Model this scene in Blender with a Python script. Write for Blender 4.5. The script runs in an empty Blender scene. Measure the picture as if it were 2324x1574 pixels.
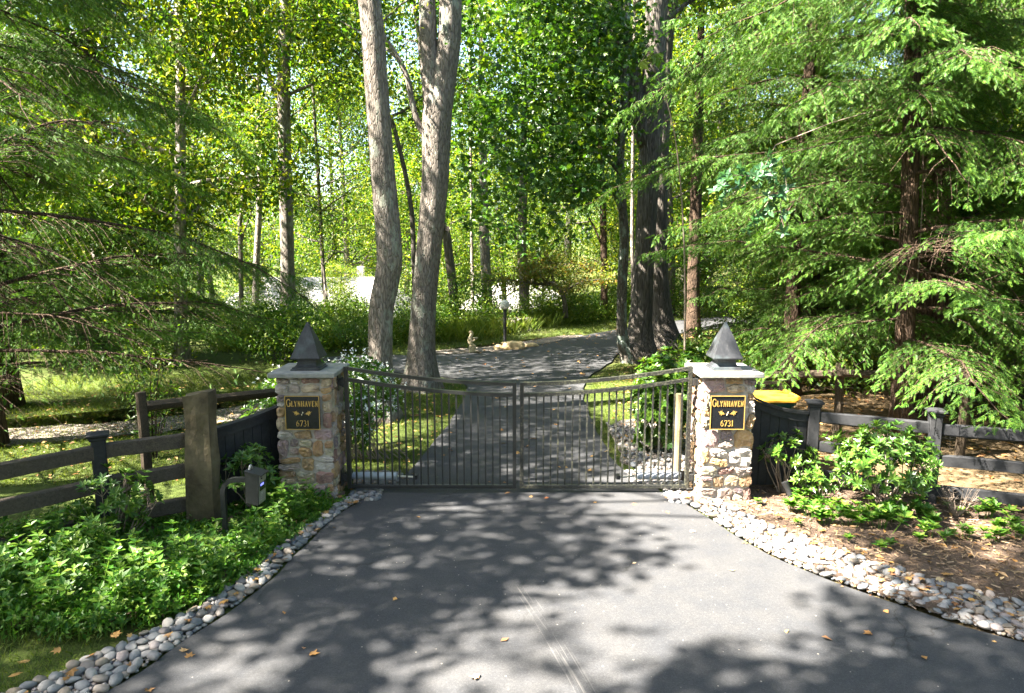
import bpy, bmesh, math, random
import numpy as np
from math import radians, sin, cos, pi, sqrt
from mathutils import Vector, Matrix, noise

random.seed(7)
RNG = np.random.default_rng(7)
SC = bpy.context.scene
COL = SC.collection

# ------------------------------------------------------------------ camera, sky, sun, exposure
CAM_H, PITCH = 3.0, 8.0
cam_d = bpy.data.cameras.new('camera')
cam = bpy.data.objects.new('camera', cam_d)
COL.objects.link(cam)
cam_d.sensor_width = 36.0
cam_d.lens = 24.0
cam_d.clip_end = 600.0
cam.location = (0, 0, CAM_H)
cam.rotation_euler = (radians(90 - PITCH), 0, 0)
SC.camera = cam

SUN = np.array([-0.93, -0.30, 1.20])          # direction towards the sun
SUN = SUN / np.linalg.norm(SUN)
elev = math.asin(SUN[2])
azim = math.atan2(SUN[0], SUN[1])             # from +Y clockwise towards +X
W = bpy.data.worlds.new('World')
SC.world = W
W.use_nodes = True
nt = W.node_tree
nt.nodes.clear()
sky = nt.nodes.new('ShaderNodeTexSky')
sky.sky_type = 'NISHITA'
sky.sun_disc = False
sky.sun_elevation = elev
sky.sun_rotation = azim
sky.air_density = 1.0
sky.dust_density = 2.5
sky.ozone_density = 1.0
bg = nt.nodes.new('ShaderNodeBackground')
bg.inputs['Strength'].default_value = 0.05
wo = nt.nodes.new('ShaderNodeOutputWorld')
nt.links.new(sky.outputs[0], bg.inputs[0])
nt.links.new(bg.outputs[0], wo.inputs[0])

sun_d = bpy.data.lights.new('sun', 'SUN')
sun_d.energy = 5.0
sun_d.angle = radians(0.5)
sun_d.color = (1.0, 0.915, 0.785)
sun = bpy.data.objects.new('sun', sun_d)
COL.objects.link(sun)
sun.rotation_euler = Vector(SUN).to_track_quat('Z', 'Y').to_euler()
sun.location = (-20, -8, 30)

SC.view_settings.view_transform = 'Standard'
SC.view_settings.look = 'None'
SC.view_settings.gamma = 1.0
SC.view_settings.exposure = 3.9
cy = SC.cycles
cy.max_bounces = 8
cy.diffuse_bounces = 4
cy.glossy_bounces = 2
cy.transmission_bounces = 6
cy.transparent_max_bounces = 4
cy.caustics_reflective = False
cy.caustics_refractive = False
cy.sample_clamp_indirect = 6.0

# photograph pixel (on a 2324 x 1574 grid) -> point in the world, used to place things on the ground or at a known distance
FPX = 2324 * 24.0 / 36.0
_c, _s = cos(radians(PITCH)), sin(radians(PITCH))
def ray(x, y):
    u, v = (x - 1162) / FPX, (y - 787) / FPX
    return np.array([u, _c - v * _s, -_s - v * _c])
def at(x, y, z=0.0):
    d = ray(x, y)
    return np.array([0, 0, CAM_H]) + d * ((z - CAM_H) / d[2])
def aty(x, y, Y):
    d = ray(x, y)
    return np.array([0, 0, CAM_H]) + d * (Y / d[1])
def proj(P):
    P = np.asarray(P, float)
    q = P - np.array([0, 0, CAM_H])
    f = q[..., 1] * _c - q[..., 2] * _s
    dn = -q[..., 1] * _s - q[..., 2] * _c
    f = np.where(f > 0.05, f, 0.05)
    return 1162 + FPX * q[..., 0] / f, 787 + FPX * dn / f

# ------------------------------------------------------------------ object helpers
def tag(o, label=None, cat=None, group=None, kind=None):
    if label: o['label'] = label
    if cat: o['category'] = cat
    if group: o['group'] = group
    if kind: o['kind'] = kind
    return o
def empty(name, loc=(0, 0, 0), label=None, cat=None, group=None, rz=0.0):
    o = bpy.data.objects.new(name, None)
    COL.objects.link(o)
    o.empty_display_size = 0.1
    o.location = [float(v) for v in loc]
    o.rotation_euler = (0, 0, rz)
    return tag(o, label, cat, group)
def copy_tree(o, parent=None):
    c = o.copy()
    COL.objects.link(c)
    if parent is not None:
        c.parent = parent
        c.matrix_parent_inverse = o.matrix_parent_inverse.copy()
    for ch in list(o.children):
        copy_tree(ch, c)
    return c

class MB:
    """Collects faces and builds ONE mesh object."""
    def __init__(self):
        self.V, self.F, self.M, self.n = [], [], [], 0
    def add(self, V, faces, mat=0):
        V = np.asarray(V, float).reshape(-1, 3)
        groups = {}
        for f in faces:
            groups.setdefault(len(f), []).append(f)
        for k, g in groups.items():
            self.F.append(np.asarray(g, np.int64) + self.n)
            self.M.append(np.full(len(g), mat))
        self.V.append(V)
        self.n += len(V)
        return self
    def addarr(self, V, F, mat=0):
        V = np.asarray(V, float).reshape(-1, 3)
        self.F.append(np.asarray(F, np.int64) + self.n)
        self.M.append(np.full(len(F), mat))
        self.V.append(V)
        self.n += len(V)
        return self
    def box(self, c, size, rz=0.0, mat=0, R=None, ch=0.0):
        sx, sy, sz = [s / 2 for s in size]
        if ch <= 0:
            v = np.array([(x, y, z) for z in (-sz, sz) for y in (-sy, sy) for x in (-sx, sx)])
            f = [(0, 2, 3, 1), (4, 5, 7, 6), (0, 1, 5, 4), (1, 3, 7, 5), (3, 2, 6, 7), (2, 0, 4, 6)]
        else:
            def ring(a, b, z):
                k = min(ch, a * .9, b * .9)
                return [(-a, -b + k, z), (-a + k, -b, z), (a - k, -b, z), (a, -b + k, z), (a, b - k, z), (a - k, b, z), (-a + k, b, z), (-a, b - k, z)]
            k = min(ch, sz * .9)
            v = np.array(ring(sx - k, sy - k, -sz) + ring(sx, sy, -sz + k) + ring(sx, sy, sz - k) + ring(sx - k, sy - k, sz))
            f = []
            for r in range(3):
                for i in range(8):
                    j = (i + 1) % 8
                    f.append((r * 8 + i, r * 8 + j, r * 8 + 8 + j, r * 8 + 8 + i))
            f.append(tuple(range(7, -1, -1)))
            f.append(tuple(range(24, 32)))
        if R is None:
            R = rotz(rz)
        return self.add(v @ np.asarray(R).T + np.asarray(c, float), f, mat)
    def bar(self, p, q, w, h, up=(0, 0, 1), mat=0, ch=0.0):
        p, q = np.asarray(p, float), np.asarray(q, float)
        d = q - p
        L = np.linalg.norm(d)
        d = d / L
        s = np.cross(d, up)
        s /= np.linalg.norm(s)
        u = np.cross(s, d)
        return self.box((p + q) / 2, (L, w, h), mat=mat, R=np.array([d, -s, u]).T, ch=ch)
    def tube(self, path, rad, seg=8, caps=True, mat=0, ph=0.0, wob=0.0):
        P = np.asarray(path, float)
        n = len(P)
        rad = np.broadcast_to(np.asarray(rad, float), (n,))
        T = np.gradient(P, axis=0)
        T /= np.linalg.norm(T, axis=1)[:, None] + 1e-12
        a = np.array([1.0, 0, 0]) if abs(T[0][0]) < 0.9 else np.array([0, 1.0, 0])
        u = np.cross(T[0], a)
        u /= np.linalg.norm(u)
        th = np.arange(seg) * 2 * pi / seg + ph
        rows = []
        for i in range(n):
            u = u - T[i] * np.dot(u, T[i])
            u /= np.linalg.norm(u) + 1e-12
            v = np.cross(T[i], u)
            r = rad[i] * (1 + (wob * np.sin(3 * th + i * .4) + wob * .6 * np.sin(5 * th - i * .7) if wob else 0 * th))
            rows.append(P[i] + r[:, None] * (np.cos(th)[:, None] * u + np.sin(th)[:, None] * v))
        V = np.concatenate(rows)
        i = np.arange(n - 1)[:, None] * seg
        j = np.arange(seg)[None, :]
        jn = (j + 1) % seg
        F = np.stack([i + j, i + jn, i + seg + jn, i + seg + j], -1).reshape(-1, 4)
        base = self.n
        self.addarr(V, F, mat)
        if caps:
            self.F.append(np.array([list(range(seg - 1, -1, -1))]) + base)
            self.M.append(np.array([mat]))
            self.F.append(np.array([list(range(seg))]) + base + (n - 1) * seg)
            self.M.append(np.array([mat]))
        return self
    def rings(self, rings, mat=0, cap0=True, cap1=True):
        """rings: list of equal-length point loops, joined in order"""
        k = len(rings[0])
        V = np.concatenate([np.asarray(r, float) for r in rings])
        f = []
        for r in range(len(rings) - 1):
            for i in range(k):
                j = (i + 1) % k
                f.append((r * k + i, r * k + j, (r + 1) * k + j, (r + 1) * k + i))
        if cap0: f.append(tuple(range(k - 1, -1, -1)))
        if cap1: f.append(tuple((len(rings) - 1) * k + i for i in range(k)))
        return self.add(V, f, mat)
    def inst(self, tv, tf, P, D, N, S, mat=0, bend=None):
        """copies of a template (x across, y along, z out) at P, y along D, z near N, size S"""
        P, D, N = [np.asarray(a, float).reshape(-1, 3) for a in (P, D, N)]
        n = len(P)
        if n == 0: return self
        S = np.broadcast_to(np.asarray(S, float), (n,))
        D = D / (np.linalg.norm(D, axis=1)[:, None] + 1e-9)
        X = np.cross(D, N)
        X /= np.linalg.norm(X, axis=1)[:, None] + 1e-9
        Z = np.cross(X, D)
        tv = np.asarray(tv, float)
        V = P[:, None] + S[:, None, None] * (tv[None, :, 0:1] * X[:, None] + tv[None, :, 1:2] * D[:, None] + tv[None, :, 2:3] * Z[:, None])
        k = len(tv)
        off = (np.arange(n) * k)
        base = self.n
        groups = {}
        for f in tf: groups.setdefault(len(f), []).append(f)
        for m, g in groups.items():
            g = np.asarray(g)
            self.F.append((off[:, None, None] + g[None]).reshape(-1, m) + base)
            self.M.append(np.full(n * len(g), mat))
        self.V.append(V.reshape(-1, 3))
        self.n += n * k
        return self
    def mesh(self, name, mats, smooth=False):
        me = bpy.data.meshes.new(name)
        if self.n:
            V = np.concatenate(self.V).astype(np.float32)
            loops = np.concatenate([f.reshape(-1) for f in self.F]).astype(np.int32)
            cnt = np.concatenate([np.full(len(f), f.shape[1]) for f in self.F]).astype(np.int32)
            st = np.concatenate([[0], np.cumsum(cnt)[:-1]]).astype(np.int32)
            me.vertices.add(len(V)); me.loops.add(len(loops)); me.polygons.add(len(cnt))
            me.vertices.foreach_set('co', V.reshape(-1))
            me.loops.foreach_set('vertex_index', loops)
            me.polygons.foreach_set('loop_start', st)
            me.polygons.foreach_set('material_index', np.concatenate(self.M).astype(np.int32))
            me.polygons.foreach_set('use_smooth', np.full(len(cnt), bool(smooth)))
        for m in (mats if isinstance(mats, (list, tuple)) else [mats]):
            me.materials.append(m)
        me.update(calc_edges=True)
        return me
    def build(self, name, mats, parent=None, smooth=False, **kw):
        o = bpy.data.objects.new(name, self.mesh(name, mats, smooth))
        COL.objects.link(o)
        if parent is not None:
            o.parent = parent
            o.matrix_parent_inverse = PINV(parent)
        return tag(o, **kw) if kw else o
def PINV(p):
    # parts are modelled in world coordinates: keep them there under a root that stands at its base
    if p.parent is not None: return Matrix.Identity(4)
    return Matrix.LocRotScale(p.location, p.rotation_euler, p.scale).inverted()
def rotz(a):
    return np.array([[cos(a), -sin(a), 0], [sin(a), cos(a), 0], [0, 0, 1]])
def mesh_obj(name, me, parent=None):
    o = bpy.data.objects.new(name, me)
    COL.objects.link(o)
    if parent is not None: o.parent = parent
    return o
def ss(a, b, x):
    t = np.clip((np.asarray(x, float) - a) / (b - a), 0, 1)
    return t * t * (3 - 2 * t)
def inpoly(x, y, poly):
    x, y = np.asarray(x, float), np.asarray(y, float)
    c = np.zeros(x.shape, bool)
    n = len(poly)
    for i in range(n):
        x1, y1 = poly[i]; x2, y2 = poly[(i + 1) % n]
        hit = ((y1 > y) != (y2 > y)) & (x < (x2 - x1) * (y - y1) / ((y2 - y1) if y2 != y1 else 1e-9) + x1)
        c ^= hit
    return c
def spline(pts, n):
    P = np.asarray(pts, float)
    d = np.concatenate([[0], np.cumsum(np.linalg.norm(np.diff(P, axis=0), axis=1))])
    d /= d[-1]
    t = np.linspace(0, 1, n)
    # catmull-rom through the points
    out = []
    for s in t:
        i = min(np.searchsorted(d, s, 'right') - 1, len(P) - 2)
        u = (s - d[i]) / (d[i + 1] - d[i])
        p0, p1, p2, p3 = P[max(i - 1, 0)], P[i], P[i + 1], P[min(i + 2, len(P) - 1)]
        out.append(0.5 * (2 * p1 + (p2 - p0) * u + (2 * p0 - 5 * p1 + 4 * p2 - p3) * u * u + (3 * p1 - p0 - 3 * p2 + p3) * u ** 3))
    return np.array(out)
def terrain(x, y):
    x, y = np.asarray(x, float), np.asarray(y, float)
    return -2.8 * ss(27, 42, y) * ss(5, -5, x) + 5.0 * ss(32, 85, y) * ss(2, 25, x)

# ------------------------------------------------------------------ materials
class NT:
    def __init__(self, name):
        self.m = bpy.data.materials.new(name)
        self.m.use_nodes = True
        self.t = self.m.node_tree
        self.t.nodes.clear()
        self.out = self.t.nodes.new('ShaderNodeOutputMaterial')
    def n(self, typ, **kw):
        nd = self.t.nodes.new('ShaderNode' + typ)
        for k, v in kw.items():
            if k.startswith('i_'):
                key = k[2:]
                key = int(key) if key.isdigit() else key.replace('_', ' ')
                nd.inputs[key].default_value = v
            else:
                setattr(nd, k, v)
        return nd
    def l(self, a, b): self.t.links.new(a, b)
    def co(self, which='Object', scale=(1, 1, 1)):
        tc = self.n('TexCoord')
        mp = self.n('Mapping')
        mp.inputs['Scale'].default_value = scale
        self.l(tc.outputs[which], mp.inputs[0])
        return mp.outputs[0]
    def pos(self, scale=(1, 1, 1)):
        g = self.n('NewGeometry')
        mp = self.n('Mapping')
        mp.inputs['Scale'].default_value = scale
        self.l(g.outputs['Position'], mp.inputs[0])
        return mp.outputs[0]
    def noise(self, vec, scale, detail=4, rough=0.55, dist=0.0):
        nd = self.n('TexNoise')
        nd.inputs['Scale'].default_value = scale
        nd.inputs['Detail'].default_value = detail
        nd.inputs['Roughness'].default_value = rough
        nd.inputs['Distortion'].default_value = dist
        if vec is not None: self.l(vec, nd.inputs['Vector'])
        return nd.outputs['Fac']
    def ramp(self, fac, stops, interp='LINEAR'):
        r = self.n('ValToRGB')
        r.color_ramp.interpolation = interp
        e = r.color_ramp.elements
        while len(e) < len(stops): e.new(0.5)
        for i, (p, c) in enumerate(stops):
            e[i].position = p
            e[i].color = (c, c, c, 1) if isinstance(c, (int, float)) else tuple(c) + (1,)
        self.l(fac, r.inputs[0])
        return r.outputs[0]
    def mix(self, fac, a, b, blend='MIX'):
        mx = self.n('Mix', data_type='RGBA', blend_type=blend)
        for sock, v in ((mx.inputs[0], fac), (mx.inputs[6], a), (mx.inputs[7], b)):
            if hasattr(v, 'node'): self.l(v, sock)
            elif isinstance(v, (int, float)): sock.default_value = v
            else: sock.default_value = tuple(v) + (1,)
        return mx.outputs[2]
    def math(self, op, a, b=0.0):
        m = self.n('Math', operation=op)
        for i, v in enumerate((a, b)):
            if hasattr(v, 'node'): self.l(v, m.inputs[i])
            else: m.inputs[i].default_value = v
        return m.outputs[0]
    def bump(self, h, strength=0.4, dist=0.02):
        b = self.n('Bump')
        b.inputs['Strength'].default_value = strength
        b.inputs['Distance'].default_value = dist
        self.l(h, b.inputs['Height'])
        return b.outputs[0]
    def bsdf(self, color, rough=0.6, spec=0.4, metal=0.0, normal=None):
        p = self.n('BsdfPrincipled')
        for key, v in (('Base Color', color), ('Roughness', rough), ('Specular IOR Level', spec), ('Metallic', metal)):
            if hasattr(v, 'node'): self.l(v, p.inputs[key])
            elif isinstance(v, (int, float)): p.inputs[key].default_value = v
            else: p.inputs[key].default_value = tuple(v) + (1,)
        if normal is not None: self.l(normal, p.inputs['Normal'])
        return p.outputs[0]
    def done(self, sh):
        self.l(sh, self.out.inputs[0])
        return self.m

def mat_simple(name, color, rough=0.6, spec=0.4, metal=0.0, var=0.25, scale=6.0, bump=0.0, bscale=60.0):
    t = NT(name)
    v = t.co('Object')
    f = t.noise(v, scale, 5)
    lo = tuple(c * (1 - var) for c in color); hi = tuple(min(1, c * (1 + var)) for c in color)
    c = t.ramp(f, [(0.3, lo), (0.7, hi)])
    nrm = t.bump(t.noise(v, bscale, 4), bump, 0.01) if bump else None
    return t.done(t.bsdf(c, rough, spec, metal, nrm))

def mat_leaf(name, cols, trans=0.45, rough=0.45, spec=0.35, tboost=(1.7, 1.5, 0.6), obj_var=0.0, clump=0.8, cscale=0.7):
    """cols: colour stops over a per-leaf random value"""
    t = NT(name)
    g = t.n('NewGeometry')
    k = len(cols)
    c = t.ramp(g.outputs['Random Per Island'], [(i / max(1, k - 1), cc) for i, cc in enumerate(cols)])
    f = t.noise(t.pos(), cscale, 3)
    c = t.mix(t.ramp(f, [(0.35, 0.0), (0.65, clump)]), c, t.mix(1.0, c, (1.5, 1.35, 0.95), 'MULTIPLY'))
    if obj_var:
        oi = t.n('ObjectInfo')
        c = t.mix(t.math('MULTIPLY', oi.outputs['Random'], obj_var), c, t.mix(1.0, c, (1.7, 1.25, 0.6), 'MULTIPLY'))
    b = t.bsdf(c, rough, spec)
    tr = t.n('BsdfTranslucent')
    t.l(t.mix(1.0, c, tboost, 'MULTIPLY'), tr.inputs[0])
    mx = t.n('MixShader')
    mx.inputs[0].default_value = trans
    t.l(b, mx.inputs[1]); t.l(tr.outputs[0], mx.inputs[2])
    return t.done(mx.outputs[0])

def mat_bark(name, dark, light, lichen=None, lfac=0.55, vs=14.0, zs=2.2, bump=0.8):
    t = NT(name)
    v = t.co('Object', (1, 1, zs / vs))
    f = t.noise(v, vs, 6, 0.65, 0.3)
    vo = t.n('TexVoronoi', feature='DISTANCE_TO_EDGE')
    vo.inputs['Scale'].default_value = vs * 1.3
    t.l(v, vo.inputs['Vector'])
    e = t.ramp(vo.outputs['Distance'], [(0.0, 0.0), (0.16, 1.0)])
    c = t.ramp(f, [(0.3, dark), (0.68, light)])
    c = t.mix(t.math('MULTIPLY', t.math('SUBTRACT', 1.0, e), 0.6), c, tuple(x * 0.45 for x in dark))
    if lichen:
        lf = t.noise(t.co('Object', (1, 1, 0.55)), 3.4, 7, 0.72)
        c = t.mix(t.ramp(lf, [(lfac, 0.0), (lfac + 0.08, 0.8)]), c, lichen)
    h = t.math('ADD', t.math('MULTIPLY', e, 0.7), t.math('MULTIPLY', f, 0.6))
    return t.done(t.bsdf(c, 0.92, 0.15, 0, t.bump(h, bump, 0.03)))

M = {}
# asphalt: sealed, speckled with stone grains, scuffed
def _asphalt():
    t = NT('asphalt')
    p = t.pos()
    big = t.noise(p, 0.35, 4)
    mid = t.noise(p, 3.0, 5, 0.6)
    fine = t.noise(p, 160.0, 3, 0.8)
    c = t.ramp(big, [(0.3, (0.028, 0.0310, 0.037)), (0.7, (0.040, 0.042, 0.047))])
    c = t.mix(t.ramp(mid, [(0.35, 0.0), (0.75, 0.5)]), c, (0.066, 0.064, 0.062))
    c = t.mix(t.ramp(fine, [(0.40, 0.45), (0.52, 0.0)]), c, (0.018, 0.018, 0.02))
    c = t.mix(t.ramp(fine, [(0.58, 0.0), (0.72, 0.4)]), c, (0.16, 0.155, 0.15))
    agg = t.noise(p, 62.0, 2, 0.7)
    c = t.mix(t.ramp(agg, [(0.36, 0.35), (0.5, 0.0)]), c, (0.022, 0.022, 0.024))
    c = t.mix(t.ramp(agg, [(0.58, 0.0), (0.7, 0.22)]), c, (0.115, 0.11, 0.105))
    c = t.mix(t.ramp(t.noise(p, 1.1, 6, 0.7, 0.8), [(0.54, 0.0), (0.7, 0.4)]), c, (0.034, 0.033, 0.034))
    ck = t.n('TexVoronoi', feature='DISTANCE_TO_EDGE'); ck.inputs['Scale'].default_value = 0.55
    wn = t.n('TexNoise'); wn.inputs['Scale'].default_value = 1.6; wn.inputs['Detail'].default_value = 5
    t.l(p, wn.inputs['Vector'])
    av = t.n('VectorMath', operation='ADD'); t.l(p, av.inputs[0])
    sc_ = t.n('VectorMath', operation='SCALE'); t.l(wn.outputs['Color'], sc_.inputs[0]); sc_.inputs['Scale'].default_value = 0.9
    t.l(sc_.outputs[0], av.inputs[1]); t.l(av.outputs[0], ck.inputs['Vector'])
    crk = t.math('MULTIPLY', t.ramp(ck.outputs['Distance'], [(0.002, 0.8), (0.006, 0.0)]), t.ramp(t.noise(p, 0.45, 2), [(0.5, 0.0), (0.58, 1.0)]))
    c = t.mix(crk, c, (0.012, 0.012, 0.012))
    vo = t.n('TexVoronoi'); vo.inputs['Scale'].default_value = 9.0
    t.l(p, vo.inputs['Vector'])
    c = t.mix(t.ramp(vo.outputs['Distance'], [(0.045, 0.65), (0.065, 0.0)]), c, (0.36, 0.33, 0.28))
    # scuffs from turning tyres: thin arcs
    mp = t.n('Mapping'); mp.vector_type = 'TEXTURE'
    mp.inputs['Location'].default_value = (0.07, 5.7, 0); mp.inputs['Rotation'].default_value = (0, 0, radians(-70.5))
    t.l(p, mp.inputs[0])
    sx = t.n('SeparateXYZ'); t.l(mp.outputs[0], sx.inputs[0])
    bend = t.math('MULTIPLY', t.math('MULTIPLY', sx.outputs[0], sx.outputs[0]), 0.035)
    dist = t.math('ADD', sx.outputs[1], bend)
    st = t.noise(None, 1.0, 2, 0.6)
    cmb = t.n('CombineXYZ'); t.l(t.math('MULTIPLY', sx.outputs[0], 1.1), cmb.inputs[0]); t.l(t.math('MULTIPLY', dist, 42.0), cmb.inputs[1])
    t.l(cmb.outputs[0], st.node.inputs['Vector'])
    lines = t.ramp(st, [(0.55, 0.0), (0.64, 1.0)])
    band = t.ramp(t.math('ABSOLUTE', dist), [(0.05, 1.0), (0.09, 0.0)])
    lng = t.ramp(t.math('ABSOLUTE', t.math('SUBTRACT', sx.outputs[0], 0.9)), [(0.9, 1.0), (1.0, 0.0)])
    fac = t.math('MULTIPLY', t.math('MULTIPLY', lines, band), t.math('MULTIPLY', lng, 0.55))
    c = t.mix(fac, c, (0.14, 0.135, 0.13))
    h = t.math('ADD', fine, t.math('MULTIPLY', mid, 0.5))
    return t.done(t.bsdf(c, 0.78, 0.35, 0, t.bump(h, 0.35, 0.012)))
M['asphalt'] = _asphalt()
def _ground():
    t = NT('ground_soil')
    p = t.pos()
    n1 = t.noise(p, 0.55, 6, 0.65)
    n2 = t.noise(p, 7.0, 6, 0.7)
    n3 = t.noise(p, 45.0, 3, 0.7)
    lawn = t.ramp(n2, [(0.3, (0.035, 0.055, 0.012)), (0.7, (0.085, 0.115, 0.025))])
    lit = t.ramp(n2, [(0.25, (0.03, 0.02, 0.012)), (0.5, (0.12, 0.08, 0.048)), (0.75, (0.24, 0.17, 0.11))])
    sx = t.n('SeparateXYZ'); t.l(p, sx.inputs[0])
    # the wood floor is on the right of the drive: brown litter; the rest is lawn
    e = t.math('ADD', sx.outputs[0], t.math('MULTIPLY', t.math('SUBTRACT', n1, 0.5), 5.0))
    k = t.ramp(t.math('MULTIPLY', t.math('SUBTRACT', e, 2.0), 0.5), [(0.0, 0.0), (1.0, 0.9)])
    far = t.ramp(t.math('MULTIPLY', t.math('SUBTRACT', sx.outputs[1], 17.0), 0.2), [(0.0, 1.0), (1.0, 0.15)])
    base = t.mix(t.math('MULTIPLY', k, far), t.mix(t.ramp(n1, [(0.52, 0.0), (0.72, 0.55)]), lawn, lit), lit)
    base = t.mix(t.ramp(n3, [(0.35, 0.5), (0.6, 0.0)]), base, (0.02, 0.02, 0.01))
    return t.done(t.bsdf(base, 0.95, 0.1, 0, t.bump(t.math('ADD', n2, n3), 0.6, 0.04)))
M['ground'] = _ground()
def _mulch():
    t = NT('mulch')
    p = t.pos()
    n1 = t.noise(p, 1.6, 5, 0.6)
    n2 = t.noise(p, 60.0, 4, 0.75, 1.5)
    c = t.ramp(n2, [(0.3, (0.045, 0.028, 0.02)), (0.52, (0.105, 0.075, 0.057)), (0.72, (0.22, 0.165, 0.13))])
    c = t.mix(t.ramp(n1, [(0.4, 0.0), (0.65, 0.5)]), c, (0.17, 0.125, 0.095))
    return t.done(t.bsdf(c, 0.95, 0.1, 0, t.bump(n2, 0.9, 0.03)))
M['mulch'] = _mulch()
def _gravel():
    t = NT('gravel')
    p = t.pos()
    vo = t.n('TexVoronoi'); vo.inputs['Scale'].default_value = 34.0
    t.l(p, vo.inputs['Vector'])
    sep = t.n('SeparateColor'); t.l(vo.outputs['Color'], sep.inputs[0])
    c = t.ramp(sep.outputs[0], [(0.0, (0.16, 0.14, 0.12)), (0.5, (0.30, 0.26, 0.23)), (1.0, (0.44, 0.39, 0.34))])
    d = t.ramp(vo.outputs['Distance'], [(0.2, 0.0), (0.6, 0.8)])
    c = t.mix(d, c, (0.05, 0.04, 0.03))
    return t.done(t.bsdf(c, 0.9, 0.2, 0, t.bump(t.math('SUBTRACT', 1.0, vo.outputs['Distance']), 0.8, 0.02)))
M['gravel'] = _gravel()
def _pebble():
    t = NT('river_stone')
    oi = t.n('ObjectInfo'); g = t.n('NewGeometry')
    r = t.math('FRACT', t.math('ADD', oi.outputs['Random'], g.outputs['Random Per Island']))
    c = t.ramp(r, [(0.0, (0.10, 0.11, 0.125)), (0.25, (0.16, 0.165, 0.17)), (0.45, (0.27, 0.255, 0.24)), (0.6, (0.15, 0.15, 0.16)), (0.75, (0.22, 0.18, 0.135)), (0.88, (0.19, 0.165, 0.165)), (1.0, (0.32, 0.31, 0.295))])
    v = t.co('Object')
    f = t.noise(v, 1.5, 6, 0.7)
    c = t.mix(t.ramp(f, [(0.35, 0.45), (0.6, 0.0)]), c, t.mix(1.0, c, (0.55, 0.55, 0.55), 'MULTIPLY'))
    return t.done(t.bsdf(c, 0.7, 0.3, 0, t.bump(t.noise(v, 9.0, 5), 0.25, 0.05)))
M['pebble'] = _pebble()
def _stone():
    t = NT('fieldstone')
    g = t.n('NewGeometry')
    r = g.outputs['Random Per Island']
    c = t.ramp(r, [(0.0, (0.33, 0.22, 0.12)), (0.13, (0.46, 0.37, 0.26)), (0.26, (0.36, 0.30, 0.27)), (0.38, (0.27, 0.16, 0.14)), (0.5, (0.44, 0.41, 0.38)), (0.62, (0.38, 0.25, 0.12)),
                   (0.72, (0.20, 0.16, 0.17)), (0.82, (0.34, 0.24, 0.24)), (0.92, (0.36, 0.34, 0.24)), (1.0, (0.42, 0.33, 0.22))], 'CONSTANT')
    p = t.pos()
    f = t.noise(p, 11.0, 7, 0.72)
    s = t.noise(p, 26.0, 6, 0.75)
    c = t.mix(t.ramp(f, [(0.42, 0.0), (0.66, 0.6)]), c, (0.085, 0.07, 0.065))
    c = t.mix(t.ramp(s, [(0.5, 0.0), (0.72, 0.55)]), c, (0.52, 0.43, 0.33))
    c = t.mix(t.ramp(t.noise(p, 5.0, 4), [(0.5, 0.0), (0.7, 0.35)]), c, (0.30, 0.14, 0.07))
    return t.done(t.bsdf(c, 0.85, 0.25, 0, t.bump(t.math('ADD', s, t.math('MULTIPLY', f, 1.3)), 0.8, 0.025)))
M['stone'] = _stone()
M['mortar'] = mat_simple('mortar', (0.36, 0.33, 0.30), 0.95, 0.1, 0, 0.25, 14, 0.5, 80)
def _bluestone():
    t = NT('bluestone')
    p = t.pos()
    f = t.noise(p, 7.0, 6, 0.7)
    c = t.ramp(f, [(0.3, (0.13, 0.135, 0.14)), (0.55, (0.22, 0.22, 0.21)), (0.75, (0.31, 0.30, 0.26))])
    c = t.mix(t.ramp(t.noise(p, 3.0, 5), [(0.5, 0.0), (0.7, 0.5)]), c, (0.23, 0.24, 0.17))
    return t.done(t.bsdf(c, 0.85, 0.25, 0, t.bump(t.noise(p, 30, 5), 0.4, 0.01)))
M['bluestone'] = _bluestone()
def _finial():
    t = NT('weathered_copper')
    p = t.pos((1, 1, 0.25))
    f = t.noise(p, 24.0, 6, 0.7)
    c = t.ramp(f, [(0.3, (0.016, 0.018, 0.022)), (0.6, (0.034, 0.036, 0.041)), (0.8, (0.09, 0.088, 0.086))])
    c = t.mix(t.ramp(t.noise(t.pos(), 4.0, 4), [(0.5, 0.0), (0.7, 0.4)]), c, (0.12, 0.16, 0.17))
    return t.done(t.bsdf(c, 0.55, 0.4, 0.2, t.bump(f, 0.15, 0.01)))
M['finial'] = _finial()
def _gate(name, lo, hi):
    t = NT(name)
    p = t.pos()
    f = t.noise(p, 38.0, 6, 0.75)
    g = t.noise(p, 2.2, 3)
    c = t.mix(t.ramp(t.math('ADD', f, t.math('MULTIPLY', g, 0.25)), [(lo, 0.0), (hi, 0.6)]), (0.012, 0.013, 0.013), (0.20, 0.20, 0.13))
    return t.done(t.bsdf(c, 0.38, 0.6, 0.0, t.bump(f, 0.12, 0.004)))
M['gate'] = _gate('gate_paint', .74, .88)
M['gate_lichen_sunlit'] = _gate('gate_paint_lichened_sunlit', .62, .84)  # lichen speckle, with sun gloss on this leaf put into the colour
M['black'] = mat_simple('black_metal', (0.018, 0.019, 0.02), 0.45, 0.5, 0, 0.3, 30)
def _paint():
    t = NT('charcoal_stain')
    v = t.pos((1, 1, 1))
    f = t.noise(v, 18.0, 6, 0.7, 0.6)
    c = t.ramp(f, [(0.3, (0.013, 0.0142, 0.0165)), (0.7, (0.027, 0.028, 0.031))])
    c = t.mix(t.ramp(t.noise(v, 3.0, 5), [(0.55, 0.0), (0.75, 0.35)]), c, (0.055, 0.053, 0.052))
    return t.done(t.bsdf(c, 0.75, 0.25, 0, t.bump(f, 0.25, 0.01)))
M['paint'] = _paint()
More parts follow.
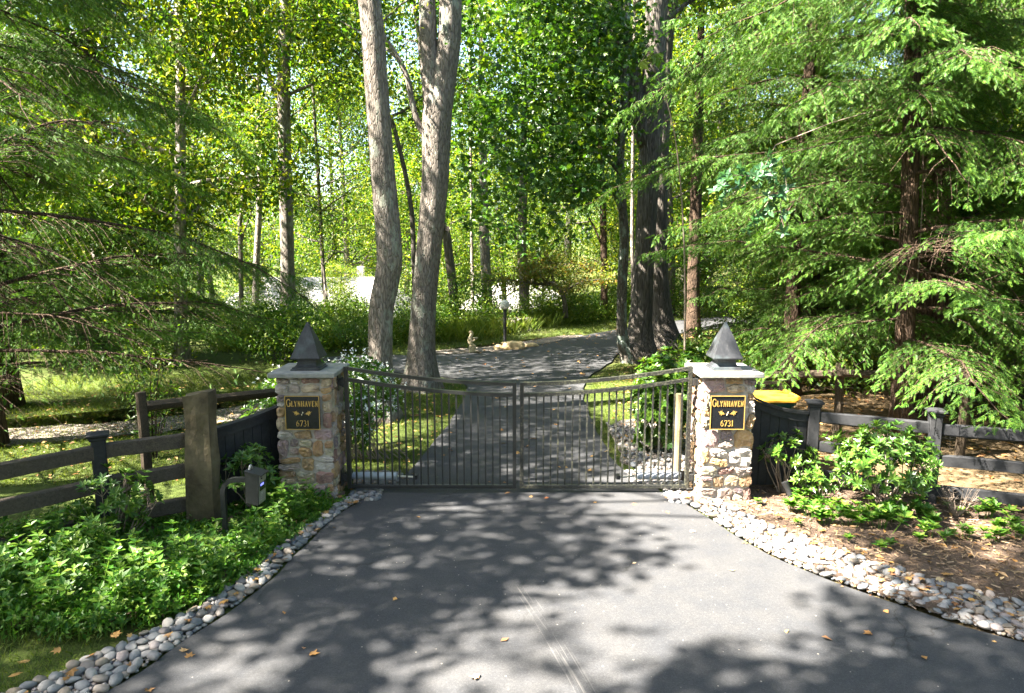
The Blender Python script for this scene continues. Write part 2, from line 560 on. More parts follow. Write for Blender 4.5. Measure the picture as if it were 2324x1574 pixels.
def _wood(name, a, b, rough=0.9):
    t = NT(name)
    v = t.co('Object', (3, 3, 3))
    f = t.noise(v, 12.0, 7, 0.75, 1.2)
    c = t.ramp(f, [(0.28, a), (0.7, b)])
    return t.done(t.bsdf(c, rough, 0.15, 0, t.bump(f, 0.5, 0.02)))
M['rail'] = _wood('weathered_rail', (0.032, 0.027, 0.023), (0.105, 0.086, 0.070))
M['rail_dark'] = _wood('old_split_rail', (0.022, 0.018, 0.014), (0.085, 0.065, 0.045))
M['post_pale'] = _wood('pale_post', (0.13, 0.105, 0.06), (0.30, 0.24, 0.14))
M['monolith'] = mat_simple('monolith_stone', (0.098, 0.078, 0.048), 0.9, 0.2, 0, 0.5, 5, 0.9, 26)
M['sign'] = mat_simple('sign_black', (0.008, 0.009, 0.011), 0.25, 0.5, 0, 0.2, 30)
M['gold'] = mat_simple('gold_leaf', (0.46, 0.30, 0.08), 0.4, 0.5, 0.35, 0.12, 40)
M['cream'] = mat_simple('acorn_cream', (0.72, 0.62, 0.42), 0.5, 0.4)
M['tubegrey'] = mat_simple('grey_tube', (0.33, 0.36, 0.41), 0.45, 0.5, 0, 0.15, 9)
M['yellow'] = mat_simple('yellow_plastic', (0.44, 0.24, 0.02), 0.5, 0.5, 0, 0.3, 8)
M['green_pl'] = mat_simple('green_plastic', (0.012, 0.07, 0.05), 0.45, 0.5)
M['steel'] = mat_simple('brushed_steel', (0.42, 0.40, 0.36), 0.4, 0.5, 0.7)
M['statue'] = mat_simple('pale_stone', (0.48, 0.40, 0.27), 0.9, 0.2, 0, 0.25, 20, 0.3, 60)
M['slab'] = mat_simple('sandstone', (0.50, 0.38, 0.22), 0.9, 0.2, 0, 0.35, 6, 0.7, 20)
M['roof'] = mat_simple('roof_shingle', (0.30, 0.29, 0.28), 0.8, 0.3, 0, 0.1, 20)
M['wallwhite'] = mat_simple('house_siding', (0.6, 0.57, 0.52), 0.8, 0.3)
M['window'] = mat_simple('window_glass', (0.03, 0.035, 0.04), 0.1, 0.6)
M['brickred'] = mat_simple('chimney_brick', (0.30, 0.13, 0.09), 0.9, 0.2, 0, 0.3, 30)
M['globe'] = mat_simple('frosted_globe', (0.75, 0.74, 0.70), 0.25, 0.5)
def _screen():
    t = NT('lcd_screen')
    e = t.n('Emission'); e.inputs[0].default_value = (0.12, 0.14, 0.55, 1); e.inputs[1].default_value = 0.25
    return t.done(e.outputs[0])
M['screen'] = _screen()
M['key'] = mat_simple('key_metal', (0.5, 0.48, 0.42), 0.4, 0.5, 0.4)
# bark and leaves
M['bark_grey'] = mat_bark('bark_grey', (0.098, 0.082, 0.070), (0.27, 0.24, 0.212), (0.27, 0.29, 0.24), 0.55, 22, 4.5, 0.6)
M['bark_oak'] = mat_bark('bark_oak', (0.080, 0.070, 0.062), (0.205, 0.182, 0.16), None, 0.6, 20, 1.6, 1.0)
M['bark_lichen'] = mat_bark('bark_lichen', (0.07, 0.06, 0.05), (0.17, 0.15, 0.13), (0.24, 0.29, 0.25), 0.50, 16, 4, 0.8)
M['bark_brown'] = mat_bark('bark_hemlock', (0.036, 0.025, 0.018), (0.125, 0.084, 0.058), None, 0.6, 22, 3.5, 1.0)
M['bark_pale'] = mat_bark('bark_pale', (0.14, 0.12, 0.10), (0.36, 0.32, 0.28), (0.38, 0.36, 0.30), 0.6, 12, 3, 0.6)
M['twig'] = mat_simple('dead_twig', (0.20, 0.16, 0.13), 0.9, 0.2, 0, 0.3, 20)
M['hemlock'] = mat_leaf('hemlock_needles', [(0.018, 0.066, 0.010), (0.036, 0.105, 0.013), (0.066, 0.145, 0.020), (0.10, 0.175, 0.026)], 0.25, 0.5, 0.25, (1.4, 1.5, 0.6), 0.0, 0.7, 0.55)
M['maple'] = mat_leaf('maple_leaf', [(0.012, 0.046, 0.008), (0.026, 0.080, 0.011), (0.044, 0.112, 0.012), (0.085, 0.148, 0.018)], 0.36, 0.38, 0.45, (1.8, 1.7, 0.5))
M['wood_leaf'] = mat_leaf('woodland_leaf', [(0.012, 0.048, 0.008), (0.034, 0.094, 0.011), (0.062, 0.130, 0.014), (0.105, 0.165, 0.016), (0.16, 0.20, 0.035)], 0.45, 0.45, 0.3, (1.5, 1.5, 0.45), 0.45, 0.9, 0.6)
M['shade_leaf'] = M['maple']
M['under_leaf'] = mat_leaf('undergrowth_leaf', [(0.018, 0.060, 0.008), (0.040, 0.105, 0.012), (0.080, 0.145, 0.018), (0.13, 0.18, 0.04)], 0.36, 0.42, 0.35, (1.4, 1.5, 0.5), 0.4)
M['dogwood_leaf'] = mat_leaf('turning_leaf', [(0.045, 0.09, 0.015), (0.07, 0.11, 0.02), (0.10, 0.12, 0.025), (0.16, 0.11, 0.04)], 0.4, 0.5, 0.3, (1.7, 1.4, 0.6))
M['gc_leaf'] = mat_leaf('pachysandra_leaf', [(0.022, 0.080, 0.010), (0.040, 0.120, 0.014), (0.075, 0.165, 0.020), (0.11, 0.18, 0.03)], 0.28, 0.4, 0.3, (1.2, 1.5, 0.6), 0.2, 0.5, 1.5)
M['shrub_leaf'] = mat_leaf('andromeda_leaf', [(0.025, 0.075, 0.012), (0.045, 0.110, 0.016), (0.085, 0.155, 0.024)], 0.27, 0.35, 0.45, (1.5, 1.5, 0.6), 0.2)
M['creeper_leaf'] = mat_leaf('creeper_leaf', [(0.03, 0.09, 0.04), (0.042, 0.115, 0.05), (0.06, 0.135, 0.055)], 0.3, 0.35, 0.5, (1.4, 1.5, 0.8), 0, 0.3)
M['grass'] = mat_leaf('grass_blade', [(0.05, 0.095, 0.012), (0.085, 0.135, 0.018), (0.13, 0.16, 0.03)], 0.35, 0.5, 0.3, (1.6, 1.5, 0.5), 0, 0.6, 1.2)
M['flower'] = mat_simple('white_petal', (0.75, 0.77, 0.72), 0.6, 0.3)
M['dry'] = mat_leaf('fallen_leaf', [(0.20, 0.10, 0.035), (0.30, 0.17, 0.06), (0.42, 0.27, 0.10), (0.24, 0.11, 0.05), (0.45, 0.36, 0.22)], 0.2, 0.6, 0.25, (1.2, 1.1, 0.8), 0.0, 0.3)
def _dry_obj():
    t = NT('fallen_leaf_single')
    oi = t.n('ObjectInfo')
    c = t.ramp(oi.outputs['Random'], [(0, (0.28, 0.14, 0.045)), (0.3, (0.44, 0.26, 0.09)), (0.5, (0.20, 0.10, 0.05)), (0.7, (0.50, 0.36, 0.17)), (0.85, (0.36, 0.12, 0.04)), (1, (0.48, 0.40, 0.26))])
    return t.done(t.bsdf(c, 0.6, 0.3))
M['dry_obj'] = _dry_obj()
M['chip'] = mat_leaf('mulch_chip', [(0.045, 0.031, 0.024), (0.11, 0.08, 0.062), (0.22, 0.17, 0.135), (0.075, 0.055, 0.042)], 0.0, 0.9, 0.1)

# ------------------------------------------------------------------ leaf templates (x across, y along, z out)
T_OVAL = (np.array([(0, 0, 0), (0, 1, -.05), (.27, .45, .09), (-.27, .45, .09)]), [(0, 2, 1), (0, 1, 3)])
T_LONG = (np.array([(0, 0, 0), (0, 1, -.08), (.17, .35, .05), (.15, .68, .02), (-.17, .35, .05), (-.15, .68, .02)]), [(0, 2, 3, 1), (0, 1, 5, 4)])
T_PALM = (np.array([(0, 0, 0), (.22, .02, .03), (.50, .18, .0), (.30, .32, .05), (.52, .66, -.03), (.20, .58, .04), (0, 1, -.05),
                    (-.20, .58, .04), (-.52, .66, -.03), (-.30, .32, .05), (-.50, .18, .0), (-.22, .02, .03)]),
          [(0, 1, 2, 3), (0, 3, 4, 5), (0, 5, 6), (0, 6, 7), (0, 7, 8, 9), (0, 9, 10, 11)])
def _frond(n, w=0.085, ln=0.36):
    V, F = [], []
    def fing(x0, y0, dx, dy, L, wd):
        px, py = -dy, dx
        b = len(V)
        V.extend([(x0, y0, 0), (x0 + dx * L * .5 + px * wd / 2, y0 + dy * L * .5 + py * wd / 2, .01), (x0 + dx * L, y0 + dy * L, -.03), (x0 + dx * L * .5 - px * wd / 2, y0 + dy * L * .5 - py * wd / 2, .01)])
        F.append((b, b + 1, b + 2, b + 3))
    for i in range(n):
        y = 0.06 + 0.78 * i / n
        L = ln * (1 - 0.62 * i / n)
        for s in (-1, 1):
            fing(0, y + (0.03 if s > 0 else 0), s * .80, .60, L, w)
    fing(0, 0.0, 0, 1, 1.0, w * 0.9)
    return np.array(V), F
T_FROND = _frond(5, 0.075, 0.30)
T_BLADE = (np.array([(-.04, 0, 0), (.04, 0, 0), (0.02, .6, .06), (0.0, 1, .22)]), [(0, 1, 2), (0, 2, 3)])
def rvec(n, up=0.0, rng=None):
    rng = rng or RNG
    v = rng.normal(size=(n, 3))
    v /= np.linalg.norm(v, axis=1)[:, None]
    v[:, 2] += up
    return v / np.linalg.norm(v, axis=1)[:, None]
# ------------------------------------------------------------------ ground, drive, beds
def build_ground():
    xs = np.concatenate([np.linspace(-220, -24, 22), np.arange(-22, 26.1, 0.5), np.linspace(30, 220, 22)])
    ys = np.concatenate([np.linspace(-120, -6, 12), np.arange(-4, 34.1, 0.5), np.linspace(36, 60, 13), np.linspace(66, 260, 20)])
    X, Y = np.meshgrid(xs, ys)
    Z = terrain(X, Y) - 0.012
    rng = np.random.default_rng(3)
    Z += rng.normal(0, 0.006, Z.shape) * (np.abs(X) < 30) - 0.006
    n, m = X.shape
    i = np.arange(n - 1)[:, None] * m; j = np.arange(m - 1)[None]
    F = np.stack([i + j, i + j + 1, i + m + j + 1, i + m + j], -1).reshape(-1, 4)
    b = MB().addarr(np.stack([X, Y, Z], -1), F)
    return b.build('ground', M['ground'], smooth=True, kind='structure')
build_ground()
EDGE_L = [(-3.75, 3.0), (-3.15, 3.75), (-2.75, 4.3), (-2.52, 4.9), (-2.34, 5.4), (-2.19, 5.9), (-2.10, 6.7), (-1.92, 7.6), (-1.66, 8.2)]
EDGE_R = [(1.87, 8.22), (2.08, 7.74), (2.43, 6.64), (2.81, 5.98), (3.32, 5.42), (3.65, 5.08), (3.95, 4.84), (4.7, 4.25), (5.6, 3.4)]
def wob(pts, a=0.02, step=0.12, seed=1):
    P = spline([(x, y, 0) for x, y in pts], max(4, int(sum(math.dist(pts[i], pts[i + 1]) for i in range(len(pts) - 1)) / step)))
    out = []
    for p in P:
        q = Vector((p[0] * 2.3 + seed, p[1] * 2.3, seed * 3.1))
        out.append((p[0] + a * noise.noise(q), p[1] + a * noise.noise(q + Vector((9, 4, 2)))))
    return out
INNER_L = [(-1.66, 8.2), (-1.44, 8.9), (-1.18, 10.8), (-1.02, 12.7), (-0.99, 14.8), (-1.4, 15.9), (-2.7, 16.6), (-4.0, 17.0), (-5.2, 17.6)]
INNER_U = [(-5.5, 18.6), (-4.8, 19.3), (-3.4, 19.4), (-2.2, 19.5), (-1.2, 19.75), (0.2, 20.7), (1.5, 22.4), (3.6, 25.4), (7.5, 29.6), (14, 33)]
INNER_R = [(17, 31), (9.4, 27.4), (5.8, 24.3), (4.2, 22.0), (3.2, 20.0), (2.72, 18.4), (2.3, 17.2), (1.8, 15.9), (1.5, 14.2), (1.42, 11.7), (1.47, 9.4), (1.87, 8.22)]
def flat_sheet(name, outline, z, mat, thick=0.05, **kw):
    bm = bmesh.new()
    vs = [bm.verts.new((x, y, z)) for x, y in outline]
    bm.faces.new(vs)
    bmesh.ops.triangulate(bm, faces=bm.faces[:], ngon_method='EAR_CLIP')
    low = [bm.verts.new((x, y, z - thick)) for x, y in outline]
    n = len(vs)
    for i in range(n):
        j = (i + 1) % n
        try: bm.faces.new((vs[i], low[i], low[j], vs[j]))
        except ValueError: pass
    bmesh.ops.recalc_face_normals(bm, faces=bm.faces[:])
    me = bpy.data.meshes.new(name); bm.to_mesh(me); bm.free()
    me.materials.append(mat)
    return tag(mesh_obj(name, me), **kw)
drive_outline = [(-30, -14), (-8, 0.4)] + wob(EDGE_L, .025, .12, 1) + wob(INNER_L, .05, .2, 2)[1:] + wob(INNER_U, .06, .3, 3) + wob(INNER_R, .05, .2, 4) + wob(EDGE_R, .025, .12, 5)[1:] + [(9, 1.2), (30, -14)]
flat_sheet('driveway', drive_outline, 0.022, M['asphalt'], kind='structure')
BED_R = [(1.95, 8.3), (2.15, 7.7), (2.5, 6.6), (2.9, 5.9), (3.4, 5.35), (4.05, 4.8), (5.2, 4.6), (9.5, 5.2), (9.5, 7.6), (5.0, 8.05), (3.8, 8.6), (2.9, 8.6)]
def bumpy(name, outline, z, mat, step, amp, seed, **kw):
    xs = [p[0] for p in outline]; ys = [p[1] for p in outline]
    X, Y = np.meshgrid(np.arange(min(xs), max(xs), step), np.arange(min(ys), max(ys), step))
    rng = np.random.default_rng(seed)
    X2 = X + rng.uniform(-.3, .3, X.shape) * step; Y2 = Y + rng.uniform(-.3, .3, X.shape) * step
    Z = np.array([[noise.noise(Vector((a * 1.3, b * 1.3, seed))) * amp + noise.noise(Vector((a * 9, b * 9, seed))) * amp * .4 for a, b in zip(r, q)] for r, q in zip(X2, Y2)]) + z + amp * 0.7
    ins = inpoly(X2, Y2, outline)
    n, m = X.shape
    i = np.arange(n - 1)[:, None] * m; j = np.arange(m - 1)[None]
    F = np.stack([i + j, i + j + 1, i + m + j + 1, i + m + j], -1).reshape(-1, 4)
    F = F[ins.reshape(-1)[F].all(1)]
    return MB().addarr(np.stack([X2, Y2, Z], -1), F).build(name, mat, smooth=True, **kw)
bumpy('mulch_ground', BED_R, 0.004, M['mulch'], 0.06, 0.035, 4, kind='structure')
BED_L = [(-1.95, 8.15), (-2.2, 7.4), (-2.4, 6.5), (-2.55, 5.8), (-2.85, 5.2), (-3.3, 5.05), (-5.2, 5.05), (-5.2, 6.4), (-4.2, 7.6), (-2.8, 8.5)]
bumpy('planting_ground', BED_L, 0.004, M['mulch'], 0.09, 0.05, 9, kind='structure')
flat_sheet('gravel_path', wob([(-12, 9.3), (-8.2, 10.2), (-6.2, 10.9), (-4.6, 12.1), (-3.4, 13.6), (-3.5, 14.6), (-4.9, 13.4), (-6.3, 12.1), (-8.5, 11.3), (-12, 10.6)], .15, .3, 8), 0.008, M['gravel'], kind='structure')
flat_sheet('gravel_verge', wob([(-2.6, 19.75), (-1.2, 19.95), (0.2, 20.9), (1.5, 22.6), (2.6, 24.2), (1.6, 23.9), (0.4, 22.4), (-0.6, 21.4), (-1.6, 20.9), (-2.6, 20.3)], .12, .3, 6), 0.010, M['gravel'], kind='structure')
flat_sheet('gravel_pad', wob([(1.6, 9.5), (1.75, 11.6), (2.5, 11.9), (2.9, 10.8), (2.6, 9.3), (2.1, 8.7)], .08, .2, 7), 0.006, M['gravel'], kind='structure')

# ------------------------------------------------------------------ stone gate pillars
def stone_cells(u0, u1, z0, z1, rng):
    """irregular coursed rubble: list of (ua, ub, za, zb)"""
    cells, z = [], z0
    while z < z1 - 1e-6:
        h = rng.uniform(0.10, 0.23)
        if z + h > z1 - 0.07: h = z1 - z
        u = u0
        while u < u1 - 1e-6:
            w = rng.uniform(0.09, 0.26)
            if u + w > u1 - 0.08: w = u1 - u
            if h > 0.145 and w > 0.1 and rng.random() < 0.28:
                k = rng.uniform(.4, .6)
                cells += [(u, u + w, z, z + h * k), (u, u + w, z + h * k, z + h)]
            else:
                cells.append((u, u + w, z, z + h))
            u += w
        z += h
    return cells
def stone_face(mb, org, uv, nv, cells, rng, seed):
    org, uv, nv = map(np.asarray, (org, uv, nv))
    def J(u, z):
        q = Vector((u * 7 + seed, z * 7, seed * 1.7))
        return u + 0.034 * noise.noise(q), z + .036 * noise.noise(q + Vector((5, 3, 1)))
    for (a, b, c, d) in cells:
        g = rng.uniform(.004, .010)
        a2, b2, c2, d2 = a + g, b - g, c + g, d - g
        w, h = b2 - a2, d2 - c2
        cx, cz = (a2 + b2) / 2, (c2 + d2) / 2
        outer = []
        for k in range(16):
            t = 2 * pi * k / 16 + .2
            e = rng.uniform(5, 16)
            r = (abs(cos(t)) ** e + abs(sin(t)) ** e) ** (-1 / e)
            x, z = cx + w / 2 * r * cos(t) * rng.uniform(.94, 1.01), cz + h / 2 * r * sin(t) * rng.uniform(.93, 1.01)
            outer.append(J(x, z))
        o = np.array(outer)
        ctr = o.mean(0)
        dep = rng.uniform(.014, .036)
        tilt = rng.uniform(-.25, .25, 2)
        def P(q, dd):
            return org + uv * q[0] + np.array([0, 0, 1.0]) * q[1] + nv * dd
        ringA = [P(q, -0.006) for q in o]
        ringB = [P(ctr + (q - ctr) * rng.uniform(.93, .985), dep * rng.uniform(.6, 1.0) + np.dot(tilt, q - ctr) * .25) for q in o]
        ringC = [P(ctr + (q - ctr) * rng.uniform(.45, .78), dep * rng.uniform(.75, 1.5) + np.dot(tilt, q - ctr) * .25) for q in o]
        V = ringA + ringB + ringC + [P(ctr + rng.uniform(-.01, .01, 2), dep * rng.uniform(.9, 1.3))]
        F = []
        for r in (0, 1):
            for k in range(16):
                l = (k + 1) % 16
                F.append((r * 16 + k, r * 16 + l, r * 16 + 16 + l, r * 16 + 16 + k))
        for k in range(16):
            F.append((32 + k, 32 + (k + 1) % 16, 48))
        mb.add(V, F)
def frustum(mb, cx, cy, prof, mat=0):
    """square stack: prof = [(half width, z), ...]"""
    rings = [[(cx - a, cy - a, z), (cx + a, cy - a, z), (cx + a, cy + a, z), (cx - a, cy + a, z)] for a, z in prof]
    mb.rings(rings, mat)
def gate_pillar(x0, x1, yf, sgn, label, seed):
    rng = np.random.default_rng(seed)
    yb = yf + 0.62
    xc, yc = (x0 + x1) / 2, (yf + yb) / 2
    root = empty('gate_pillar', (xc, yc, 0), label, 'gate pillar', 'stone gate pillars')
    z1 = 1.53
    MB().box((xc, yc, z1 / 2 - 0.05), (x1 - x0 - 0.036, yb - yf - 0.036, z1 + 0.1)).build('mortar_core', M['mortar'], root)
    mb = MB()
    W_, D_ = x1 - x0, yb - yf
    sl, sr = 0.5 * W_ - 0.215 + 0.0, 0.5 * W_ + 0.215
    o_ = .014
    front = stone_cells(-o_, W_ + o_, 0, 0.90, rng) + stone_cells(-o_, sl, 0.90, 1.335, rng) + stone_cells(sr, W_ + o_, 0.90, 1.335, rng) + stone_cells(-o_, W_ + o_, 1.335, z1, rng)
    stone_face(mb, (x0, yf + .018, 0), (1, 0, 0), (0, -1, 0), front, rng, seed)
    stone_face(mb, (x1 - .018, yf, 0), (0, 1, 0), (1, 0, 0), stone_cells(0.02, D_, 0, z1, rng), rng, seed + 3)
    stone_face(mb, (x0 + .018, yb, 0), (0, -1, 0), (-1, 0, 0), stone_cells(0, D_ - .02, 0, z1, rng), rng, seed + 5)
    stone_face(mb, (x1, yb - .018, 0), (-1, 0, 0), (0, 1, 0), stone_cells(0, W_, 0, z1, rng), rng, seed + 7)
    mb.build('stonework', M['stone'], root)
    MB().box((xc, yc, z1 + 0.031), (W_ + 0.15, D_ + 0.15, 0.056), ch=0.008).build('capstone', M['bluestone'], root)
    zt = z1 + 0.061
    f = MB()
    frustum(f, xc, yc - .03, [(.175, zt), (.175, zt + .014), (.160, zt + .020), (.158, zt + .034), (.135, zt + .042), (.118, zt + .062), (.108, zt + .09), (.106, zt + .122), (.112, zt + .128)])
    fo = f.build('finial_base', M['finial'], root)
    f = MB()
    frustum(f, xc, yc - .03, [(.150, zt + .128), (.170, zt + .135), (.172, zt + .146), (.150, zt + .20), (.1, zt + .345), (.008, zt + .565)])
    f.build('finial_pyramid', M['finial'], root)
    return root, xc
PL, PLX = gate_pillar(-2.765, -2.135, 7.86, -1, 'shaded stone gate pillar beside the keypad post, dark pyramid finial', 11)
PR, PRX = gate_pillar(2.265, 2.855, 7.86, 1, 'sunlit stone gate pillar beside the mulch bed, pale pyramid finial', 23)

# ------------------------------------------------------------------ house signs
def arc(cx, cy, rx, ry, a0, a1, n, w):
    pts = [(cx + rx * cos(radians(a0 + (a1 - a0) * i / n)), cy + ry * sin(radians(a0 + (a1 - a0) * i / n))) for i in range(n + 1)]
    return [(*pts[i], *pts[i + 1], w) for i in range(n)]
TK, TN, SF = .17, .085, .06
GLY = {
 'G': (.86, arc(.47, .5, .38, .46, 40, 320, 14, .12) + [(.76, .2, .76, .5, TK), (.6, .5, .9, .5, SF), (.76, .68, .76, .84, .05)]),
 'L': (.66, [(.18, 0, .18, 1, TK), (.05, .97, .32, .97, SF), (.05, .03, .62, .03, TN), (.6, .0, .6, .24, .06)]),
 'Y': (.76, [(.1, 1, .38, .46, TK), (.66, 1, .38, .46, TN), (.38, 0, .38, .48, TK), (.0, .97, .24, .97, SF), (.54, .97, .78, .97, SF), (.25, .03, .51, .03, SF)]),
 'N': (.80, [(.14, 0, .14, 1, TN), (.14, 1, .66, .02, TK), (.66, 0, .66, 1, TN), (.0, .97, .2, .97, SF), (.02, .03, .27, .03, SF), (.54, .97, .79, .97, SF)]),
 'H': (.84, [(.16, 0, .16, 1, TK), (.68, 0, .68, 1, TK), (.16, .5, .68, .5, TN), (.03, .97, .3, .97, SF), (.03, .03, .3, .03, SF), (.55, .97, .82, .97, SF), (.55, .03, .82, .03, SF)]),
 'A': (.80, [(.12, 0, .4, 1, TN), (.4, 1, .68, 0, TK), (.22, .36, .58, .36, .07), (.0, .03, .25, .03, SF), (.55, .03, .82, .03, SF)]),
 'V': (.78, [(.1, 1, .38, 0, TK), (.66, 1, .38, 0, TN), (.0, .97, .24, .97, SF), (.54, .97, .78, .97, SF)]),
 'E': (.66, [(.18, 0, .18, 1, TK), (.05, .97, .58, .97, TN), (.05, .03, .6, .03, TN), (.18, .52, .46, .52, TN), (.56, .78, .56, 1, .06), (.58, .0, .58, .24, .06)]),
 '6': (.62, arc(.31, .31, .22, .28, 0, 360, 14, .11) + arc(.52, .34, .43, .62, 180, 105, 7, .11)),
 '7': (.58, [(.04, .95, .54, .95, .10), (.54, .96, .2, 0, .12), (.05, .78, .05, .97, .05)]),
 '3': (.58, arc(.25, .74, .2, .22, 150, -80, 9, .11) + arc(.25, .27, .24, .26, 85, -150, 10, .11)),
 '1': (.40, [(.2, 0, .2, 1, .14), (.05, .03, .35, .03, SF), (.05, .86, .2, .96, .07)]),
}
def write(mb, text, sizes, xc, z, y, squeeze=1.0):
    gap = 0.006
    total = sum(GLY[c][0] * s * squeeze for c, s in zip(text, sizes)) + gap * (len(text) - 1)
    x = xc - total / 2
    for c, s in zip(text, sizes):
        for (a, b, c2, d, w) in GLY[c][1]:
            p, q = np.array([x + a * s * squeeze, y, z + b * s]), np.array([x + c2 * s * squeeze, y, z + d * s])
            mb.bar(p, q, w * s * .9, 0.004, up=(0, 1, 0))
        x += GLY[c][0] * s * squeeze + gap
def poly_plate(mb, pts, xc, zc, y, th=0.004, mat=0):
    front = [(xc + a, y - th, zc + b) for a, b in pts]
    back = [(xc + a, y, zc + b) for a, b in pts]
    n = len(pts)
    mb.add(front + back, [tuple(range(n))] + [(i, n + i, n + (i + 1) % n, (i + 1) % n) for i in range(n)])
OAK = [(0, 0), (.22, .03), (.30, .15), (.36, .05), (.50, .22), (.56, .32), (.57, .10), (.72, .22), (.76, .09), (1, .07), (.80, 0),
       (.74, -.08), (.70, -.20), (.56, -.09), (.52, -.30), (.44, -.20), (.36, -.06), (.28, -.15), (.22, -.03)]
def house_sign(xc, label):
    root = empty('house_sign', (xc, 7.83, 1.118), label, 'house sign', 'name signs on the gate pillars')
    y = 7.826
    MB().box((xc, y, 1.118), (.405, .03, .40), ch=.004).build('board', M['sign'], root)
    b = MB()
    yy = y - .0155
    for sx in (-1, 1): b.box((xc + sx * .1985, yy, 1.118), (.007, .012, .404))
    for sz in (-1, 1): b.box((xc, yy, 1.118 + sz * .1985), (.390, .0115, .007))
    b.build('border', M['gold'], root)
    t = MB()
    write(t, 'GLYNHAVEN', [.094] + [.070] * 8, xc, 1.190, y - .0175, .635)
    t.build('name_lettering', M['gold'], root)
    t = MB()
    write(t, '6731', [.072] * 4, xc - .002, .955, y - .0175, .86)
    t.build('number_lettering', M['gold'], root)
    a = radians(14)
    for s in (-1, 1):
        pts = [(s * (.024 + .092 * (u * cos(a) - v * sin(a)) ), .092 * (u * sin(a) + v * cos(a) * 1.15) - .006) for u, v in OAK]
        if s < 0: pts = pts[::-1]
        e = MB()
        poly_plate(e, pts, xc, 1.108, y - .0155)
        e.build('oak_leaf_emblem', M['gold'], root)
    for (dx, dz) in ((.004, .012), (-.008, -.012)):
        ac = MB()
        ac.tube([(xc + dx, y - .018, 1.108 + dz - .010), (xc + dx, y - .02, 1.108 + dz - .004), (xc + dx + .002, y - .02, 1.108 + dz + .005), (xc + dx + .003, y - .018, 1.108 + dz + .010)], [.002, .006, .0055, .002], 8)
        ac.build('acorn', M['cream'], root)
house_sign(PLX - .005, 'black and gold house sign on the shaded pillar behind the keypad')
house_sign(PRX - .035, 'black and gold house sign on the sunlit pillar by the mulch bed')

# ------------------------------------------------------------------ gate leaves
def sweep(mb, path, w, h):
    """rectangular section along a path lying in the XZ plane: w along Y, h across"""
    P = np.asarray(path, float)
    T = np.gradient(P, axis=0); T /= np.linalg.norm(T, axis=1)[:, None]
    rings = []
    for p, t in zip(P, T):
        n = np.array([-t[2], 0, t[0]])
        rings.append([p + n * h / 2 + (0, -w / 2, 0), p + n * h / 2 + (0, w / 2, 0), p - n * h / 2 + (0, w / 2, 0), p - n * h / 2 + (0, -w / 2, 0)])
    mb.rings(rings)
GY = 8.16
def gate_leaf(xh, xm, label, side):
    GM = M['gate_lichen_sunlit'] if side else M['gate']
    root = empty('gate_leaf', (xh, GY, 0), label, 'driveway gate', 'double driveway gates')
    d = 1 if xm > xh else -1
    zt, zb, zm = 1.585, 0.10, 1.395
    def top(u, off): return zm + (zt - zm) * (1 - u) ** 1.75 + off
    MB().box((xh, GY, (zt + zb) / 2 + .003), (.05, .05, zt - zb + .05), ch=.004).build('hinge_stile', GM, root)
    MB().box((xm, GY, (zm + zb) / 2), (.046, .05, zm - zb + .046), ch=.004).build('meeting_stile', GM, root)
    xa, xb = xh + d * .025, xm - d * .023
    us = np.linspace(0, 1, 26)
    for nm, off, hh in (('top_rail', 0.0, .042), ('lower_top_rail', -.135, .042)):
        b = MB()
        sweep(b, [(xa + (xb - xa) * u, GY, top(u, off)) for u in us], .046, hh)
        b.build(nm, GM, root)
    MB().box(((xa + xb) / 2, GY, zb), (abs(xb - xa), .046, .045), ch=.003).build('bottom_rail', GM, root)
    n = 22
    for i in range(n):
        u = (i + 1) / (n + 1)
        x = xh + (xm - xh) * u
        uu = (x - xa) / (xb - xa)
        z1 = top(uu, -.135) - .021
        MB().box((x, GY, (z1 + zb + .0225) / 2), (.019, .019, z1 - zb - .0225)).build('picket', GM, root)
    for z in (1.42, .22):
        b = MB()
        b.box((xh - d * .055, GY, z), (.058, .055, .09), ch=.006)
        b.box((xh - d * .088, GY + .01, z), (.012, .13, .20))
        b.tube([(xh - d * .045, GY, z - .06), (xh - d * .045, GY, z + .06)], .014, 8)
        b.build('hinge', M['black'], root)
    return root
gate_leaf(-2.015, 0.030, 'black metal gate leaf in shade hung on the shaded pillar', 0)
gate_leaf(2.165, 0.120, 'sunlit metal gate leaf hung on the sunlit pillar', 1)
def gate_opener(xh, d, y, label):
    root = empty('gate_opener', (xh, y, .17), label, 'gate opener', 'gate opener arms')
    MB().tube([(xh, y, .17), (xh + d * .56, y - .02, .17)], .047, 16).build('ram_tube', M['tubegrey'], root, smooth=False)
    MB().tube([(xh + d * .56, y - .02, .17), (xh + d * .78, y - .06, .17)], .014, 8).build('ram_rod', M['steel'], root)
    b = MB(); b.box((xh - d * .03, y, .17), (.07, .03, .12)); b.box((xh + d * .80, y - .04, .17), (.05, .09, .05))
    b.build('mounting_bracket', M['black'], root)
gate_opener(-2.02, 1, 8.36, 'grey gate opener tube behind the shaded gate leaf')
gate_opener(2.14, -1, 8.36, 'grey gate opener tube behind the sunlit gate leaf')

